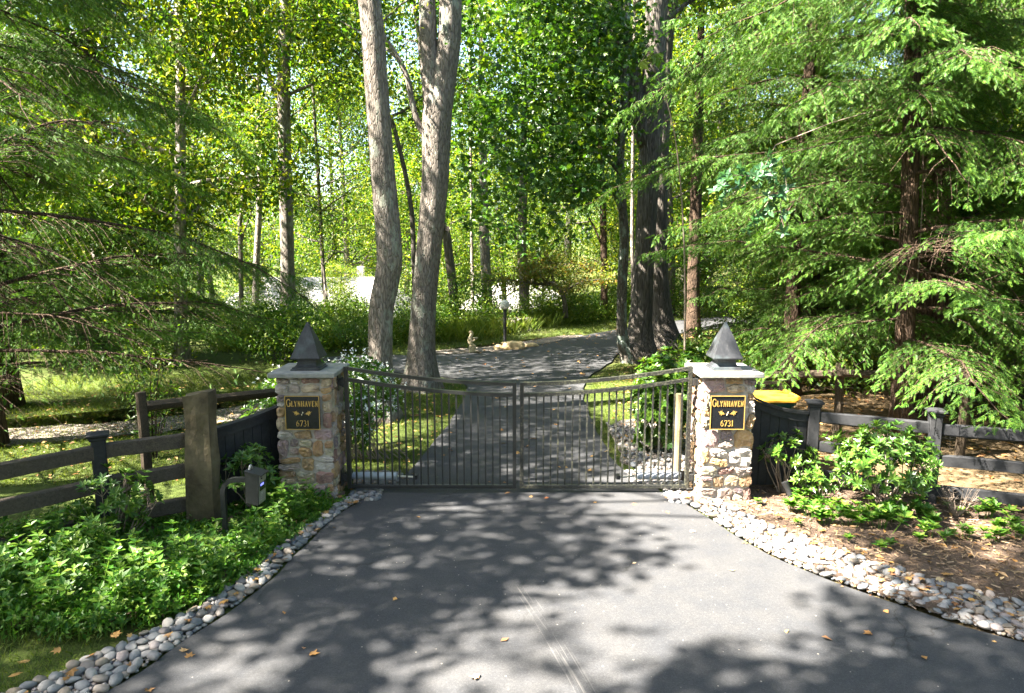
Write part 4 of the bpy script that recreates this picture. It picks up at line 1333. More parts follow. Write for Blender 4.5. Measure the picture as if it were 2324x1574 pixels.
# ------------------------------------------------------------------ fallen leaves, mulch chips
def dry_leaf_mesh(seed):
    rng = np.random.default_rng(seed)
    v, f = T_PALM if seed % 2 else T_OVAL
    v = v.copy() * (1, 1, 1)
    v[:, 2] += .35 * v[:, 0] ** 2 * rng.uniform(.3, 1.6) + rng.normal(0, .05, len(v)) + .15 * (v[:, 1] - .5) ** 2
    v[:, 1] -= .5
    v[:, 2] -= v[:, 2].min()
    if seed % 2 == 0: v[:, 0] *= 1.2
    me = MB().add(v, f).mesh('fallen_leaf', M['dry_obj'])
    return me
def fallen_leaves():
    rng = np.random.default_rng(31)
    ms = [dry_leaf_mesh(i) for i in range(8)]
    spots = []
    for _ in range(4000):
        if len(spots) >= 100: break
        # denser beyond the gate and along the edges, few in the open
        y = 4.2 + 16 * rng.random() ** 0.9
        x = rng.uniform(-3.2, 4.2)
        if not inpoly([x], [y], drive_outline)[0]: continue
        X, Y = proj((x, y, .03))
        if not (0 < X < 2324 and Y < 1570): continue
        if y < 8 and rng.random() < .62: continue
        spots.append((x, y))
    for p in ((420, 1483), (432, 1494), (300, 1520), (715, 1492), (1240, 1135), (1205, 1132), (1350, 1145), (1660, 1300), (1785, 1440), (2010, 1395), (1075, 1545), (690, 1478), (1440, 1150)):
        q = at(*p); spots.append((q[0], q[1]))
    for (x, y) in spots:
        o = bpy.data.objects.new('fallen_leaf', ms[rng.integers(8)])
        COL.objects.link(o)
        s = rng.uniform(.045, .085) if y < 9 else rng.uniform(.06, .11)
        o.scale = (s, s, s)
        o.rotation_euler = (rng.uniform(-.25, .25), rng.uniform(-.25, .25), rng.uniform(0, 6.28))
        o.location = (x, y, .024)
        inside = y > 8.2
        tag(o, 'small curled brown leaf fallen on the asphalt beyond the gate' if inside else 'small curled brown leaf fallen on the asphalt in front of the gate', 'fallen leaf', 'leaves fallen on the drive beyond the gate' if inside else 'leaves fallen on the drive in front of the gate')
fallen_leaves()
def litter():
    rng = np.random.default_rng(41)
    mb = MB()
    def scat(n, poly, z, s0, s1, tmpl):
        xs = [p[0] for p in poly]; ys = [p[1] for p in poly]
        x, y = rng.uniform(min(xs), max(xs), n), rng.uniform(min(ys), max(ys), n)
        k = inpoly(x, y, poly)
        x, y = x[k], y[k]; n = len(x)
        a = rng.uniform(0, 6.28, n)
        mb.inst(*tmpl, np.stack([x, y, terrain(x, y) + z + rng.uniform(0, .02, n)], -1), np.stack([np.cos(a), np.sin(a), rng.normal(0, .15, n)], -1), rvec(n, 2.5, rng), rng.uniform(s0, s1, n))
    scat(900, BED_R, .03, .05, .10, T_OVAL)
    scat(5200, [(2.6, 8.8), (14, 7.5), (16, 22), (6, 26), (3.4, 19), (2.2, 15)], .0, .07, .14, T_OVAL)
    scat(1100, [(-9, 8.5), (-1.3, 8.5), (-1.1, 15), (-9, 15)], .02, .05, .10, T_OVAL)
    scat(500, [(1.5, 9.3), (2.9, 9.3), (3.4, 18), (2.4, 17)], .02, .05, .10, T_OVAL)
    scat(600, [(-3, 20.2), (4, 26), (6, 26), (3, 22), (-1, 19.9)], .02, .06, .12, T_OVAL)
    scat(260, [(-3.5, 3.8), (-2.5, 5), (-2.0, 7), (-1.7, 8.2), (-2.1, 8.2), (-2.5, 6.2), (-3.1, 5), (-4, 4.2)], .05, .05, .09, T_PALM)
    scat(160, [(1.95, 8.1), (3.3, 5.5), (4.8, 4.3), (5.2, 4.8), (4, 5.8), (2.4, 8.1)], .06, .05, .09, T_PALM)
    scat(330, [(-3.3, 3.75), (-2.45, 5), (-2.02, 6.7), (-1.6, 8.1), (-1.75, 8.1), (-2.3, 5.9), (-2.7, 4.7), (-3.6, 3.6)], .022, .012, .045, T_OVAL)
    scat(330, [(1.75, 8.1), (2.3, 6.7), (3.2, 5.3), (4.6, 4.1), (4.75, 4.3), (3.35, 5.45), (2.45, 6.7), (1.95, 8.1)], .022, .012, .045, T_OVAL)
    mb.build('leaf_litter', M['dry'], kind='stuff', label='brown fallen leaves scattered over lawn and wood floor')
    mb = MB()
    n = 15000
    x, y = rng.uniform(1.9, 7.5, n), rng.uniform(4.6, 8.6, n)
    k = inpoly(x, y, BED_R); x, y = x[k], y[k]; n = len(x)
    a = rng.uniform(0, 6.28, n)
    chip = (np.array([(-.09, 0, 0), (.09, 0, .03), (.07, 1, 0), (-.06, 1, .04)]), [(0, 1, 2, 3)])
    mb.inst(*chip, np.stack([x, y, .028 + rng.uniform(0, .03, n)], -1), np.stack([np.cos(a), np.sin(a), rng.normal(0, .2, n)], -1), rvec(n, 1.2, rng), rng.uniform(.02, .075, n))
    mb.build('mulch_chips', M['chip'], kind='stuff', label='shredded bark chips covering the mulch bed')
litter()

# ------------------------------------------------------------------ grass
def grass(name, polys, dens, h0, h1, wid, seed, label, mat='grass'):
    rng = np.random.default_rng(seed)
    mb = MB()
    for poly in polys:
        xs = [p[0] for p in poly]; ys = [p[1] for p in poly]
        A = (max(xs) - min(xs)) * (max(ys) - min(ys))
        n = int(A * dens)
        x, y = rng.uniform(min(xs), max(xs), n), rng.uniform(min(ys), max(ys), n)
        nz = np.array([noise.noise(Vector((a * .9, b * .9, seed))) + .5 * noise.noise(Vector((a * 3, b * 3, seed))) for a, b in zip(x, y)])
        k = inpoly(x, y, poly) & (nz + rng.normal(0, .15, n) > -.38)
        x, y = x[k], y[k]; n = len(x)
        a = rng.uniform(0, 6.28, n)
        lean = rng.uniform(.1, .9, n)
        D = np.stack([np.cos(a) * lean, np.sin(a) * lean, np.ones(n)], -1)
        N = np.stack([np.cos(a), np.sin(a), -lean * .5], -1)
        tv = T_BLADE[0] * (wid, 1, 1)
        mb.inst(tv, T_BLADE[1], np.stack([x, y, terrain(x, y) - .02], -1), D, N, rng.uniform(h0, h1, n))
    return mb.build(name, M[mat], kind='stuff', label=label)
LAWN_L = [(-10, 8.3), (-2.8, 8.6), (-2.0, 9.0), (-1.5, 9.1), (-1.2, 10.8), (-1.05, 12.7), (-1.02, 14.8), (-1.5, 15.8), (-4, 16.6), (-11, 16.2)]
LAWN_R = [(1.5, 11.8), (2.6, 12), (3.4, 13), (3.6, 17.5), (2.9, 18.2), (2.4, 17.0), (1.9, 15.7), (1.6, 14.0)]
grass('lawn_grass', [LAWN_L, LAWN_R, [(1.5, 9.3), (1.75, 9.6), (1.7, 11.8), (1.45, 11.8)]], 1000, .04, .09, 1.3, 3, 'short lawn grass inside the gate')
grass('lawn_grass', [[(-6, 20.0), (-2.4, 20.2), (-.4, 21.6), (1.6, 23.8), (3.6, 25.7), (8, 30), (5, 31), (1, 27.5), (-2, 24), (-6, 23)]], 260, .06, .13, 1.8, 5, 'short lawn grass around the post lamp')
grass('lawn_grass', [[(-6, 3.2), (-3.9, 3.9), (-3.42, 4.32), (-3.05, 4.8), (-3.3, 5.0), (-6, 5.0)], [(4.2, 5.7), (4.6, 5.4), (7, 4.6), (7, 5.5), (5.5, 5.9), (4.6, 6.0)]], 1300, .03, .075, 1.1, 7, 'short grass strips beside the river stones')
grass('tall_grass', [[(-4.2, 21.6), (-1.2, 22.6), (.6, 25.0), (2.4, 27.6), (5.4, 31), (3, 32), (-1.5, 28), (-4.5, 25)], [(-9, 20.2), (-5, 20.2), (-4.4, 22), (-9, 23)]], 130, .35, .8, .55, 11, 'tall bright grass along the edge of the woods')

# ------------------------------------------------------------------ ground cover and shrubs
def whorl(rng, P, axis, n, size, spread=.9, k=None):
    """rosettes of n leaves round axis at each P"""
    P = np.asarray(P, float); axis = np.asarray(axis, float)
    m = len(P)
    axis /= np.linalg.norm(axis, axis=1)[:, None]
    ref = np.where(np.abs(axis[:, 2:3]) < .9, np.array([[0, 0, 1.0]]), np.array([[1.0, 0, 0]]))
    u = np.cross(axis, ref); u /= np.linalg.norm(u, axis=1)[:, None]
    v = np.cross(axis, u)
    ph = rng.uniform(0, 6.28, m)
    PP, DD, NN, S = [], [], [], []
    for i in range(n):
        a = ph + i * 2 * pi / n + rng.normal(0, .2, m)
        sp = spread * rng.uniform(.7, 1.3, m)
        out = np.cos(a)[:, None] * u + np.sin(a)[:, None] * v
        D = out * np.sin(sp)[:, None] + axis * np.cos(sp)[:, None]
        N = axis * np.sin(sp)[:, None] - out * np.cos(sp)[:, None]
        PP.append(P); DD.append(D); NN.append(N); S.append(size * rng.uniform(.7, 1.15, m))
    return np.concatenate(PP), np.concatenate(DD), np.concatenate(NN), np.concatenate(S)
def ground_cover():
    rng = np.random.default_rng(51)
    poly = [(-1.98, 8.0), (-2.12, 7.5), (-2.32, 6.6), (-2.42, 5.9), (-2.62, 5.45), (-2.95, 5.05), (-3.25, 4.9), (-3.9, 4.85), (-5.2, 4.95), (-5.4, 5.9), (-4.4, 7.1), (-3.6, 7.6), (-2.85, 8.25), (-2.76, 7.8), (-2.14, 7.8)]
    n = 9500
    x, y = rng.uniform(-5.4, -1.9, n), rng.uniform(4.8, 8.3, n)
    k = inpoly(x, y, poly)
    k &= ~((np.abs(x + 2.45) < .34) & (y > 7.8) & (y < 8.5)) & ~((np.abs(x + 3.43) < .2) & (np.abs(y - 7.33) < .17)) & ~((np.abs(x + 3.04) < .05) & (np.abs(y - 6.9) < .05))
    x, y = x[k], y[k]; n = len(x)
    hz = np.array([.17 + .13 * noise.noise(Vector((a * 1.6, b * 1.6, 3))) + .07 * noise.noise(Vector((a * 4, b * 4, 8))) for a, b in zip(x, y)])
    edge = ss(0.0, .35, np.minimum(x * 0 + 1, np.abs((x + 2.0) * .93 + (8.0 - y) * .25)))  # lower at the pebbles
    hz = np.clip(hz * (.45 + .55 * edge), .05, .5) * rng.uniform(.55, 1.15, n)
    hz += .10 * ss(-3.0, -4.2, x)
    hz *= 1 - .75 * ss(1.25, .5, np.hypot((x + 3.25) * 1.1, y - 6.9))
    ax = rvec(n, 1.2, rng)
    ln = rng.uniform(.6, 1.25, n)
    mb = MB()
    a_ = rng.random(n) < .55
    P_, D_, N_, S_ = whorl(rng, np.stack([x, y, hz], -1)[a_], ax[a_], 6, .055, 1.1)
    mb.inst(*T_OVAL, P_ + rng.normal(0, .008, P_.shape), D_ + rng.normal(0, .25, D_.shape), N_ + rng.normal(0, .2, N_.shape), S_ * rng.uniform(.6, 1.25, len(S_)))
    m4 = n * 4
    q = np.repeat(np.stack([x, y, hz], -1), 4, 0) * (1, 1, 1) + rng.normal(0, .035, (m4, 3))
    q[:, 2] = np.maximum(.02, q[:, 2] * rng.uniform(.3, 1.05, m4))
    mb.inst(*T_OVAL, q, rvec(m4, .1, rng), rvec(m4, 1.1, rng), rng.uniform(.028, .062, m4))
    for a, b, c in zip(x[::3], y[::3], hz[::3]):
        mb.tube([(a, b, 0), (a + .01, b, c)], .003, 3, caps=False)
    mb.build('ground_cover', M['gc_leaf'], kind='stuff', label='glossy evergreen ground cover filling the planting bed')
    # larger weeds standing above it
    wd = MB()
    m = 420
    x, y = rng.uniform(-5.2, -2.2, m), rng.uniform(5.0, 7.9, m)
    k = inpoly(x, y, poly); x, y = x[k], y[k]; m = len(x)
    for a, b in zip(x, y):
        if (abs(a + 2.45) < .4 and b > 7.6) or math.hypot(a + 3.25, b - 6.9) < .8: continue
        h = rng.uniform(.28, .5)
        lean = rng.normal(0, .08, 2)
        q = np.array([(a, b, 0), (a + lean[0] * .5, b + lean[1] * .5, h * .6), (a + lean[0], b + lean[1], h)])
        wd.tube(q, .003, 3, caps=False)
        t = np.linspace(.35, 1, 5)
        P = q[0] + (q[2] - q[0]) * t[:, None]
        wd.inst(*T_OVAL, *whorl(rng, P, np.tile([[lean[0], lean[1], 1.]], (5, 1)), 4, .085, 1.2))
    wd.build('bed_weeds', M['gc_leaf'], kind='stuff', label='taller leafy weeds standing in the ground cover')
ground_cover()
def sprigs():
    """separate small ground cover plants in the mulch"""
    rng = np.random.default_rng(57)
    def mk(seed, n, h, s):
        r = np.random.default_rng(seed)
        b = MB()
        for _ in range(n):
            a = r.normal(0, .07 if n > 2 else .0, 2)
            hh = h * r.uniform(.6, 1.1)
            b.tube([(a[0] * .5, a[1] * .5, 0), (a[0], a[1], hh)], .003, 4, caps=False)
            b.inst(*T_OVAL, *whorl(r, [[a[0], a[1], hh], [a[0] * .8, a[1] * .8, hh * .7]], [[a[0], a[1], 1.], [a[0], a[1], 1.]], 7, s, 1.1))
        return b.mesh('ground_cover_plant', M['gc_leaf'])
    ms = [mk(1, 1, .10, .075), mk(2, 5, .15, .08), mk(3, 9, .20, .085), mk(4, 3, .13, .08)]
    P = [(1750, 1108, 0), (1838, 1185, 2), (1870, 1200, 2), (1900, 1180, 1), (1930, 1205, 2), (1960, 1190, 1), (2000, 1210, 2), (2030, 1195, 2), (2060, 1180, 1), (2090, 1190, 2), (2105, 1205, 1), (2110, 1230, 1), (2085, 1240, 0),
         (1998, 1262, 0), (2020, 1255, 0), (1820, 1150, 1), (1810, 1205, 0), (1795, 1170, 1), (2190, 1235, 1), (2240, 1190, 2), (2250, 1215, 3), (2262, 1240, 1), (2300, 1215, 1), (2310, 1235, 1), (2230, 1225, 0), (2182, 1180, 0), (1720, 1155, 0), (1925, 1240, 0), (2150, 1165, 0)]
    for (px_, py_, k) in P:
        q = at(px_, py_ - 4)
        o = mesh_obj('ground_cover_plant', ms[k])
        o.location = (q[0], q[1], .02)
        o.rotation_euler = (0, 0, rng.uniform(0, 6.28))
        s = rng.uniform(.85, 1.2)
        o.scale = (s, s, s)
        tag(o, ('small single rosette of ground cover in the mulch bed', 'small clump of ground cover in the mulch bed', 'bushy clump of ground cover in the mulch bed', 'loose clump of ground cover in the mulch bed')[k], 'plant', 'separate ground cover plants in the mulch')
sprigs()
def leafy_shrub(name, base, hgt, rad, nst, nw, leaf, lsize, mat, seed, label, cat='shrub', wn=8, tmpl=T_LONG, squash=.8, stemmat='twig', bare=.35, zc=.62, group=None):
    """woody stems carrying rosettes of leaves on an irregular shell"""
    rng = np.random.default_rng(seed)
    root = empty(name, base, label, cat, group)
    b = MB()
    base = np.array(base, float)
    tips, axs = [], []
    c = base + (0, 0, hgt * zc)
    for i in range(nw):
        d = rvec(1, .15, rng)[0]
        r = rng.uniform(.55, 1.0) ** .7
        lump = 1 + .35 * noise.noise(Vector(d * 1.7) + Vector((seed, 0, 0)))
        p = c + d * (rad, rad, hgt * (1 - zc) * 1.0) * r * lump
        if p[2] < base[2] + hgt * bare * .5: continue
        tips.append(p); axs.append(d + (0, 0, .8))
    tips = np.array(tips); axs = np.array(axs)
    for i in range(nst):
        a = rng.uniform(0, 6.28)
        p0 = base + np.array([cos(a), sin(a), 0]) * rng.uniform(0, rad * .22)
        tp = tips[rng.integers(len(tips))]
        mid = p0 * .5 + tp * .5 + np.array([cos(a), sin(a), .0]) * rad * .1
        b.tube([p0 - (0, 0, .03), p0 * .75 + mid * .25, mid, tp], [.009, .008, .006, .003], 5, caps=False)
        # twigs to neighbouring rosettes
        dd = np.linalg.norm(tips - tp, axis=1)
        for j in np.argsort(dd)[1:5]:
            b.tube([mid * .4 + tp * .6, tips[j]], [.004, .002], 4, caps=False)
    b.build('stems', M[stemmat], root)
    l = MB()
    P, D, N, S = whorl(rng, tips, axs, wn, lsize, 1.0)
    l.inst(*tmpl, P, D, N, S)
    P, D, N, S = whorl(rng, tips - axs * .05, axs, max(3, wn // 2), lsize * .95, 1.35)
    l.inst(*tmpl, P, D, N, S)
    l.build('foliage', M[leaf], root)
    return root
q = at(2012, 1172)
leafy_shrub('glossy_shrub', (q[0], q[1] + .15, 0), 1.0, .60, 16, 270, 'shrub_leaf', .085, mat=None, seed=3, label='full round glossy evergreen shrub in front of the rail fence', bare=.75)
q = at(1778, 1122)
leafy_shrub('glossy_shrub', (q[0], q[1], 0), .80, .36, 11, 46, 'shrub_leaf', .085, None, 5, 'thin leggy glossy shrub in front of the curved board fence', bare=1.1, zc=.68)
q = at(1868, 1150)
leafy_shrub('glossy_shrub', (q[0], q[1] + .1, 0), .58, .32, 9, 44, 'shrub_leaf', .075, None, 7, 'low sparse glossy shrub between the thin one and the round one')
leafy_shrub('glossy_shrub', (-4.02, 6.62, 0), .86, .42, 12, 70, 'shrub_leaf', .085, None, 9, 'leafy shrub growing up through the weathered rail fence')
leafy_shrub('glossy_shrub', (-3.02, 7.55, 0), .82, .30, 10, 52, 'shrub_leaf', .085, None, 11, 'leafy shrub between the stone slab and the keypad')
q = at(2150, 1160)
def dry_twigs():
    rng = np.random.default_rng(61)
    b = MB()
    c = at(2170, 1178)
    for i in range(26):
        a = rng.uniform(0, 6.28); s = rng.uniform(.08, .24)
        p1 = c + (cos(a) * s * .5, sin(a) * s * .4, rng.uniform(.12, .2)); p2 = c + (cos(a) * s, sin(a) * s, rng.uniform(.2, .42))
        b.tube([c, p1, p2], [.004, .003, .0015], 4, caps=False)
        for k in range(3):
            e = p1 + (p2 - p1) * rng.uniform(.2, .9); b.tube([e, e + rng.normal(0, .05, 3) + (0, 0, .05)], [.002, .001], 3, caps=False)
    b.build('dry_twig_tuft', M['twig'], label='bare dry twig tuft at the foot of the fence post', cat='dead plant')
dry_twigs()
# white flowered climber behind the shaded pillar
def climber():
    rng = np.random.default_rng(71)
    root = empty('flowering_climber', (-2.4, 9.6, 0), 'leafy climber with small white flowers behind the shaded pillar', 'climber')
    P = []
    for (cx, cy_, cz, rx, ry, rz_, n) in ((-2.75, 9.5, 1.12, .42, .35, .34, 330), (-2.15, 9.55, 1.10, .48, .35, .42, 460), (-1.78, 9.3, .95, .26, .25, .26, 130), (-1.96, 8.75, .80, .13, .2, .50, 150), (-2.3, 9.6, .6, .4, .3, .3, 90), (-3.3, 9.7, .95, .4, .3, .3, 150)):
        d = rvec(n, .1, rng) * (rng.uniform(.4, 1, n) ** .5)[:, None]
        P.append(np.array([cx, cy_, cz]) + d * (rx, ry, rz_))
    P = np.concatenate(P)
    st = MB()
    for k in range(0, len(P), 22):
        st.tube([(-2.2 + rng.normal(0, .3), 9.6, 0), (P[k][0] * .6 - 2.2 * .4, 9.55, P[k][2] * .6), P[k]], [.007, .005, .002], 4, caps=False)
    st.build('stems', M['twig'], root)
    l = MB(); l.inst(*T_OVAL, *whorl(rng, P, rvec(len(P), .8, rng), 4, .075, 1.2))
    l.build('foliage', M['gc_leaf'], root)
    f = MB()
    F = P[rng.random(len(P)) < .62]; F = F + rng.normal(0, .05, F.shape) + (0, -.03, .05)
    F = F[F[:, 2] > .55]
    pet = (np.array([(-.3, 0, 0), (0, 1, .1), (.3, 0, 0)]), [(0, 2, 1)])
    f.inst(*pet, *whorl(rng, F, rvec(len(F), 1.0, rng), 4, .034, 1.2))
    G = F + rng.normal(0, .04, F.shape)
    f.inst(*pet, *whorl(rng, G, rvec(len(G), 1.0, rng), 4, .03, 1.2))
    f.build('flowers', M['flower'], root)
climber()
leafy_shrub('lobed_leaf_bush', (2.25, 10.0, 0), 1.32, .48, 14, 190, 'shrub_leaf', .12, None, 21, 'leafy bush with lobed leaves behind the sunlit gate leaf', wn=5, tmpl=T_PALM, bare=.15, zc=.52, cat='bush')
q = at(1530, 850)
leafy_shrub('lobed_leaf_bush', (2.95, 12.2, 0), 1.25, .7, 14, 200, 'maple', .13, None, 22, 'spreading dark bush just left of the sunlit pillar top', wn=5, tmpl=T_PALM, bare=.15, zc=.5, cat='bush')
leafy_shrub('evergreen_bush', (3.9, 11.6, 0), 1.15, .75, 14, 230, 'maple', .09, None, 23, 'dark evergreen bush behind the old split rail fence', wn=6, bare=.1, zc=.5, cat='bush')
leafy_shrub('lobed_leaf_bush', (-3.6, 9.9, 0), .95, .45, 10, 110, 'maple', .08, None, 24, 'small dark bush behind the curved board fence by the shaded pillar', wn=5, bare=.1, zc=.5, cat='bush')
def cane_bush():
    rng = np.random.default_rng(81)
    x0, y0 = at(345, 1040)[:2]
    root = empty('cane_bush', (x0, y0, 0), 'thin upright cane bush on the lawn behind the weathered rail fence', 'bush')
    b, P = MB(), []
    for i in range(22):
        a = rng.uniform(0, 6.28); s = rng.uniform(.15, .6); h = rng.uniform(.9, 1.6)
        q = spline([(x0 + cos(a) * .06, y0 + sin(a) * .06, 0), (x0 + cos(a) * s * .45, y0 + sin(a) * s * .45, h * .55), (x0 + cos(a) * s, y0 + sin(a) * s, h)], 7)
        b.tube(q, np.linspace(.009, .003, 7), 5, caps=False)
        P += [q[k] + rng.normal(0, .05, 3) for k in (2, 3, 4, 4, 5, 5, 6)]
    b.build('stems', M['bark_brown'], root)
    P = np.array(P)
    l = MB(); l.inst(*T_LONG, *whorl(rng, P, rvec(len(P), .6, rng), 3, .09, 1.2))
    l.build('foliage', M['under_leaf'], root)
cane_bush()
# ------------------------------------------------------------------ trees
def limb(mb, p, d, L, r, rng, depth, tips, up=.06, nb=4, kink=.14, seg=6):
    d = np.array(d, float); d /= np.linalg.norm(d)
    p = np.array(p, float)
    pts = [p.copy()]
    n = 7
    for i in range(n):
        d = d + rng.normal(0, kink, 3) + (0, 0, up)
        d /= np.linalg.norm(d)
        p = p + d * L / n
        pts.append(p.copy())
    pts = np.array(pts)
    mb.tube(pts, np.linspace(r, r * .35, n + 1), seg, caps=False)
    if depth <= 0:
        tips.extend([pts[-1], pts[-3], pts[-2], pts[3]])
        return
    for k in range(nb):
        i = min(n, 2 + int(k * (n - 2) / max(1, nb - 1)))
        t = pts[i] - pts[i - 1]; t /= np.linalg.norm(t)
        s = np.cross(t, rvec(1, 0, rng)[0]); s /= np.linalg.norm(s)
        limb(mb, pts[i], t * .75 + s * .75, L * rng.uniform(.42, .62), r * .42, rng, depth - 1, tips, up, nb, kink * 1.15, max(4, seg - 1))
    tips.append(pts[-1])
def crown_leaves(tips, rng, per, sig, size, tmpl, flat=.75, upn=.9):
    T = np.asarray(tips, float)
    n = len(T) * per
    P = np.repeat(T, per, 0) + rng.normal(0, 1, (n, 3)) * sig * (1, 1, flat)
    D = rvec(n, -.25, rng); N = rvec(n, upn, rng)
    return P, D, N, size * rng.uniform(.65, 1.2, n)
def pxpath(pts, Y):
    return [aty(x, y, Y) for x, y in pts]
def flare(z, r, k=.55, h=.5):
    return r * (1 + k * np.exp(-np.maximum(z, 0) / h))
def trunk(mb, path, widths_px, Y, seg=56, n=46, k=.5, wob=.03, ext=None):
    """path in photo pixels at distance Y -> round trunk with a root flare; ext adds world points above the frame"""
    P = pxpath(path, Y)
    R = [w / 2 / FPX * Y for w in widths_px]
    if ext is not None:
        for q, r in ext: P.append(np.array(q, float)); R.append(r)
    P = np.array(P)
    S = spline(np.column_stack([P, R]), n)
    S = S[np.argsort(S[:, 2])] if S[0, 2] < S[-1, 2] else S
    z0 = S[0, 2]
    rr = flare(S[:, 2] - z0, S[:, 3], k)
    S[0, 2] -= .15
    if seg < 30:
        mb.tube(S[:, :3], rr, seg, wob=wob)
        return S
    nb = 100
    S2 = spline(np.column_stack([S[:, :3], rr]), nb)
    k0 = sum(len(v) for v in mb.V)
    mb.tube(S2[:, :3], S2[:, 3], seg, wob=0, caps=False)
    V = mb.V[-1].reshape(nb, seg, 3)
    for i in range(nb):
        c, r = S2[i, :3], S2[i, 3]
        buttress = np.exp(-max(0, S2[i, 2] - z0) / .35) * .22
        for j in range(seg):
            th = 2 * pi * j / seg
            q = Vector((cos(th) * 4.2, sin(th) * 4.2, S2[i, 2] * .75 + c[0]))
            rid = noise.noise(q * 1.6) * .018 + abs(noise.noise(Vector((cos(th) * 11, sin(th) * 11, S2[i, 2] * 1.6)))) * .022 + .05 * noise.noise(Vector((cos(th) * .9, sin(th) * .9, S2[i, 2] * .6 + c[1])))
            V[i, j] = c + (V[i, j] - c) * (1 + rid - .045 + buttress * max(0, sin(th * 4 + c[0] * 3)))
    return S
TREES = {}
# --- the two big grey trunks inside the gate
def grey_single():
    rng = np.random.default_rng(101)
    Y = 12.05
    base = aty(866, 952, Y)
    root = empty('broadleaf_tree', (base[0], base[1], 0), 'tall straight grey trunk on the lawn just inside the gate', 'tree', 'tall grey trunks inside the gate')
    t = MB()
    S = trunk(t, [(868, 955), (864, 880), (863, 800), (866, 700), (884, 600), (880, 520), (873, 440), (862, 300), (852, 160), (838, 0)], [70, 60, 57, 58, 60, 58, 56, 54, 52, 50], Y,
              ext=[((-2.75, 12.1, 10), .17), ((-2.9, 12.2, 13), .12), ((-2.95, 12.2, 16), .05)])
    tips = []
    for i in range(9):
        z = rng.uniform(9.5, 15.5); j = np.argmin(abs(S[:, 2] - z)); a = rng.uniform(0, 6.28)
        limb(t, S[j, :3], (cos(a), sin(a), .45), rng.uniform(2.2, 3.6), .07, rng, 1, tips)
    t.build('trunk', M['bark_grey'], root, smooth=True)
    c = MB(); c.inst(*T_OVAL, *crown_leaves(tips, rng, 70, .45, .13, T_OVAL)); c.build('crown', M['wood_leaf'], root)
grey_single()
def grey_forked():
    rng = np.random.default_rng(103)
    Y = 14.7
    base = aty(957, 880, Y)
    root = empty('broadleaf_tree', (base[0], base[1], 0), 'tall grey trunk forked into two stems beside the drive', 'tree', 'tall grey trunks inside the gate')
    t = MB()
    S = trunk(t, [(957, 880), (957, 800), (961, 700), (970, 600), (980, 500), (988, 400), (990, 330), (994, 250), (1012, 150), (1020, 80), (1022, 0)], [70, 62, 58, 58, 60, 62, 64, 66, 54, 52, 50], Y,
              ext=[((-1.2, 14.8, 10.5), .2), ((-.9, 15, 14), .13), ((-.7, 15, 17), .05)], k=.35)
    A = pxpath([(990, 330), (984, 240), (976, 150), (971, 70), (970, 0)], Y)
    RA = [.22, .22, .185, .175, .17]
    P = np.array(A + [np.array((-1.9, 14.8, 11)), np.array((-2.2, 14.6, 15))]); R = RA + [.13, .05]
    Q = spline(np.column_stack([P, R]), 24)
    t.tube(Q[:, :3], Q[:, 3], 16, wob=.03)
    # the thin crooked limb on its left side
    Lb = pxpath([(978, 318), (960, 300), (945, 270), (935, 230), (925, 180), (905, 135), (880, 95), (858, 60)], Y)
    t.tube(spline(Lb, 20), np.linspace(.075, .04, 20), 8)
    tips = []
    for i in range(12):
        z = rng.uniform(9.8, 16.5); SS = S if rng.random() < .6 else Q; j = np.argmin(abs(SS[:, 2] - z)); a = rng.uniform(0, 6.28)
        limb(t, SS[j, :3], (cos(a), sin(a), .45), rng.uniform(2.2, 4), .07, rng, 1, tips)
    for q in (Lb[5], Lb[6], Lb[7]): limb(t, q, (rng.normal(), .2, .5), 1.3, .03, rng, 0, tips)
    t.build('trunk', M['bark_grey'], root, smooth=True)
    c = MB(); c.inst(*T_OVAL, *crown_leaves(tips, rng, 70, .45, .13, T_OVAL)); c.build('crown', M['wood_leaf'], root)
grey_forked()
# --- the group on the right bank of the drive
def big_right():
    rng = np.random.default_rng(107)
    Y = 19.8
    base = aty(1455, 800, Y)
    root = empty('broadleaf_tree', (base[0], base[1], 0), 'thickest smooth dark trunk in the cluster right of the drive', 'tree', 'trunk cluster right of the drive')
    t = MB()
    S = trunk(t, [(1452, 803), (1453, 760), (1457, 680), (1462, 600), (1467, 500), (1473, 400), (1478, 300), (1483, 200), (1487, 100), (1492, 0)], [66, 54, 50, 47, 47, 48, 52, 52, 50, 48], Y,
              ext=[((4.3, 20, 13), .25), ((4.5, 20, 17), .12), ((4.6, 20, 20), .05)], k=.45)
    A = pxpath([(1470, 330), (1446, 240), (1432, 170), (1418, 100), (1404, 40), (1392, -30)], Y)
    Q = spline(np.column_stack([np.array(A + [np.array((2.6, 20, 13.5))]), [.28, .29, .27, .25, .24, .22, .1]]), 22)
    t.tube(Q[:, :3], Q[:, 3], 14, wob=.03)
    tips = []
    for i in range(13):
        z = rng.uniform(8.5, 19); SS = S if rng.random() < .6 else Q; j = np.argmin(abs(SS[:, 2] - z)); a = rng.uniform(0, 6.28)
        limb(t, SS[j, :3], (cos(a), sin(a), .4), rng.uniform(2.5, 4.4), .08, rng, 1, tips)
    t.build('trunk', M['bark_oak'], root, smooth=True)
    c = MB(); c.inst(*T_PALM, *crown_leaves(tips, rng, 70, .5, .17, T_PALM)); c.build('crown', M['wood_leaf'], root)
big_right()
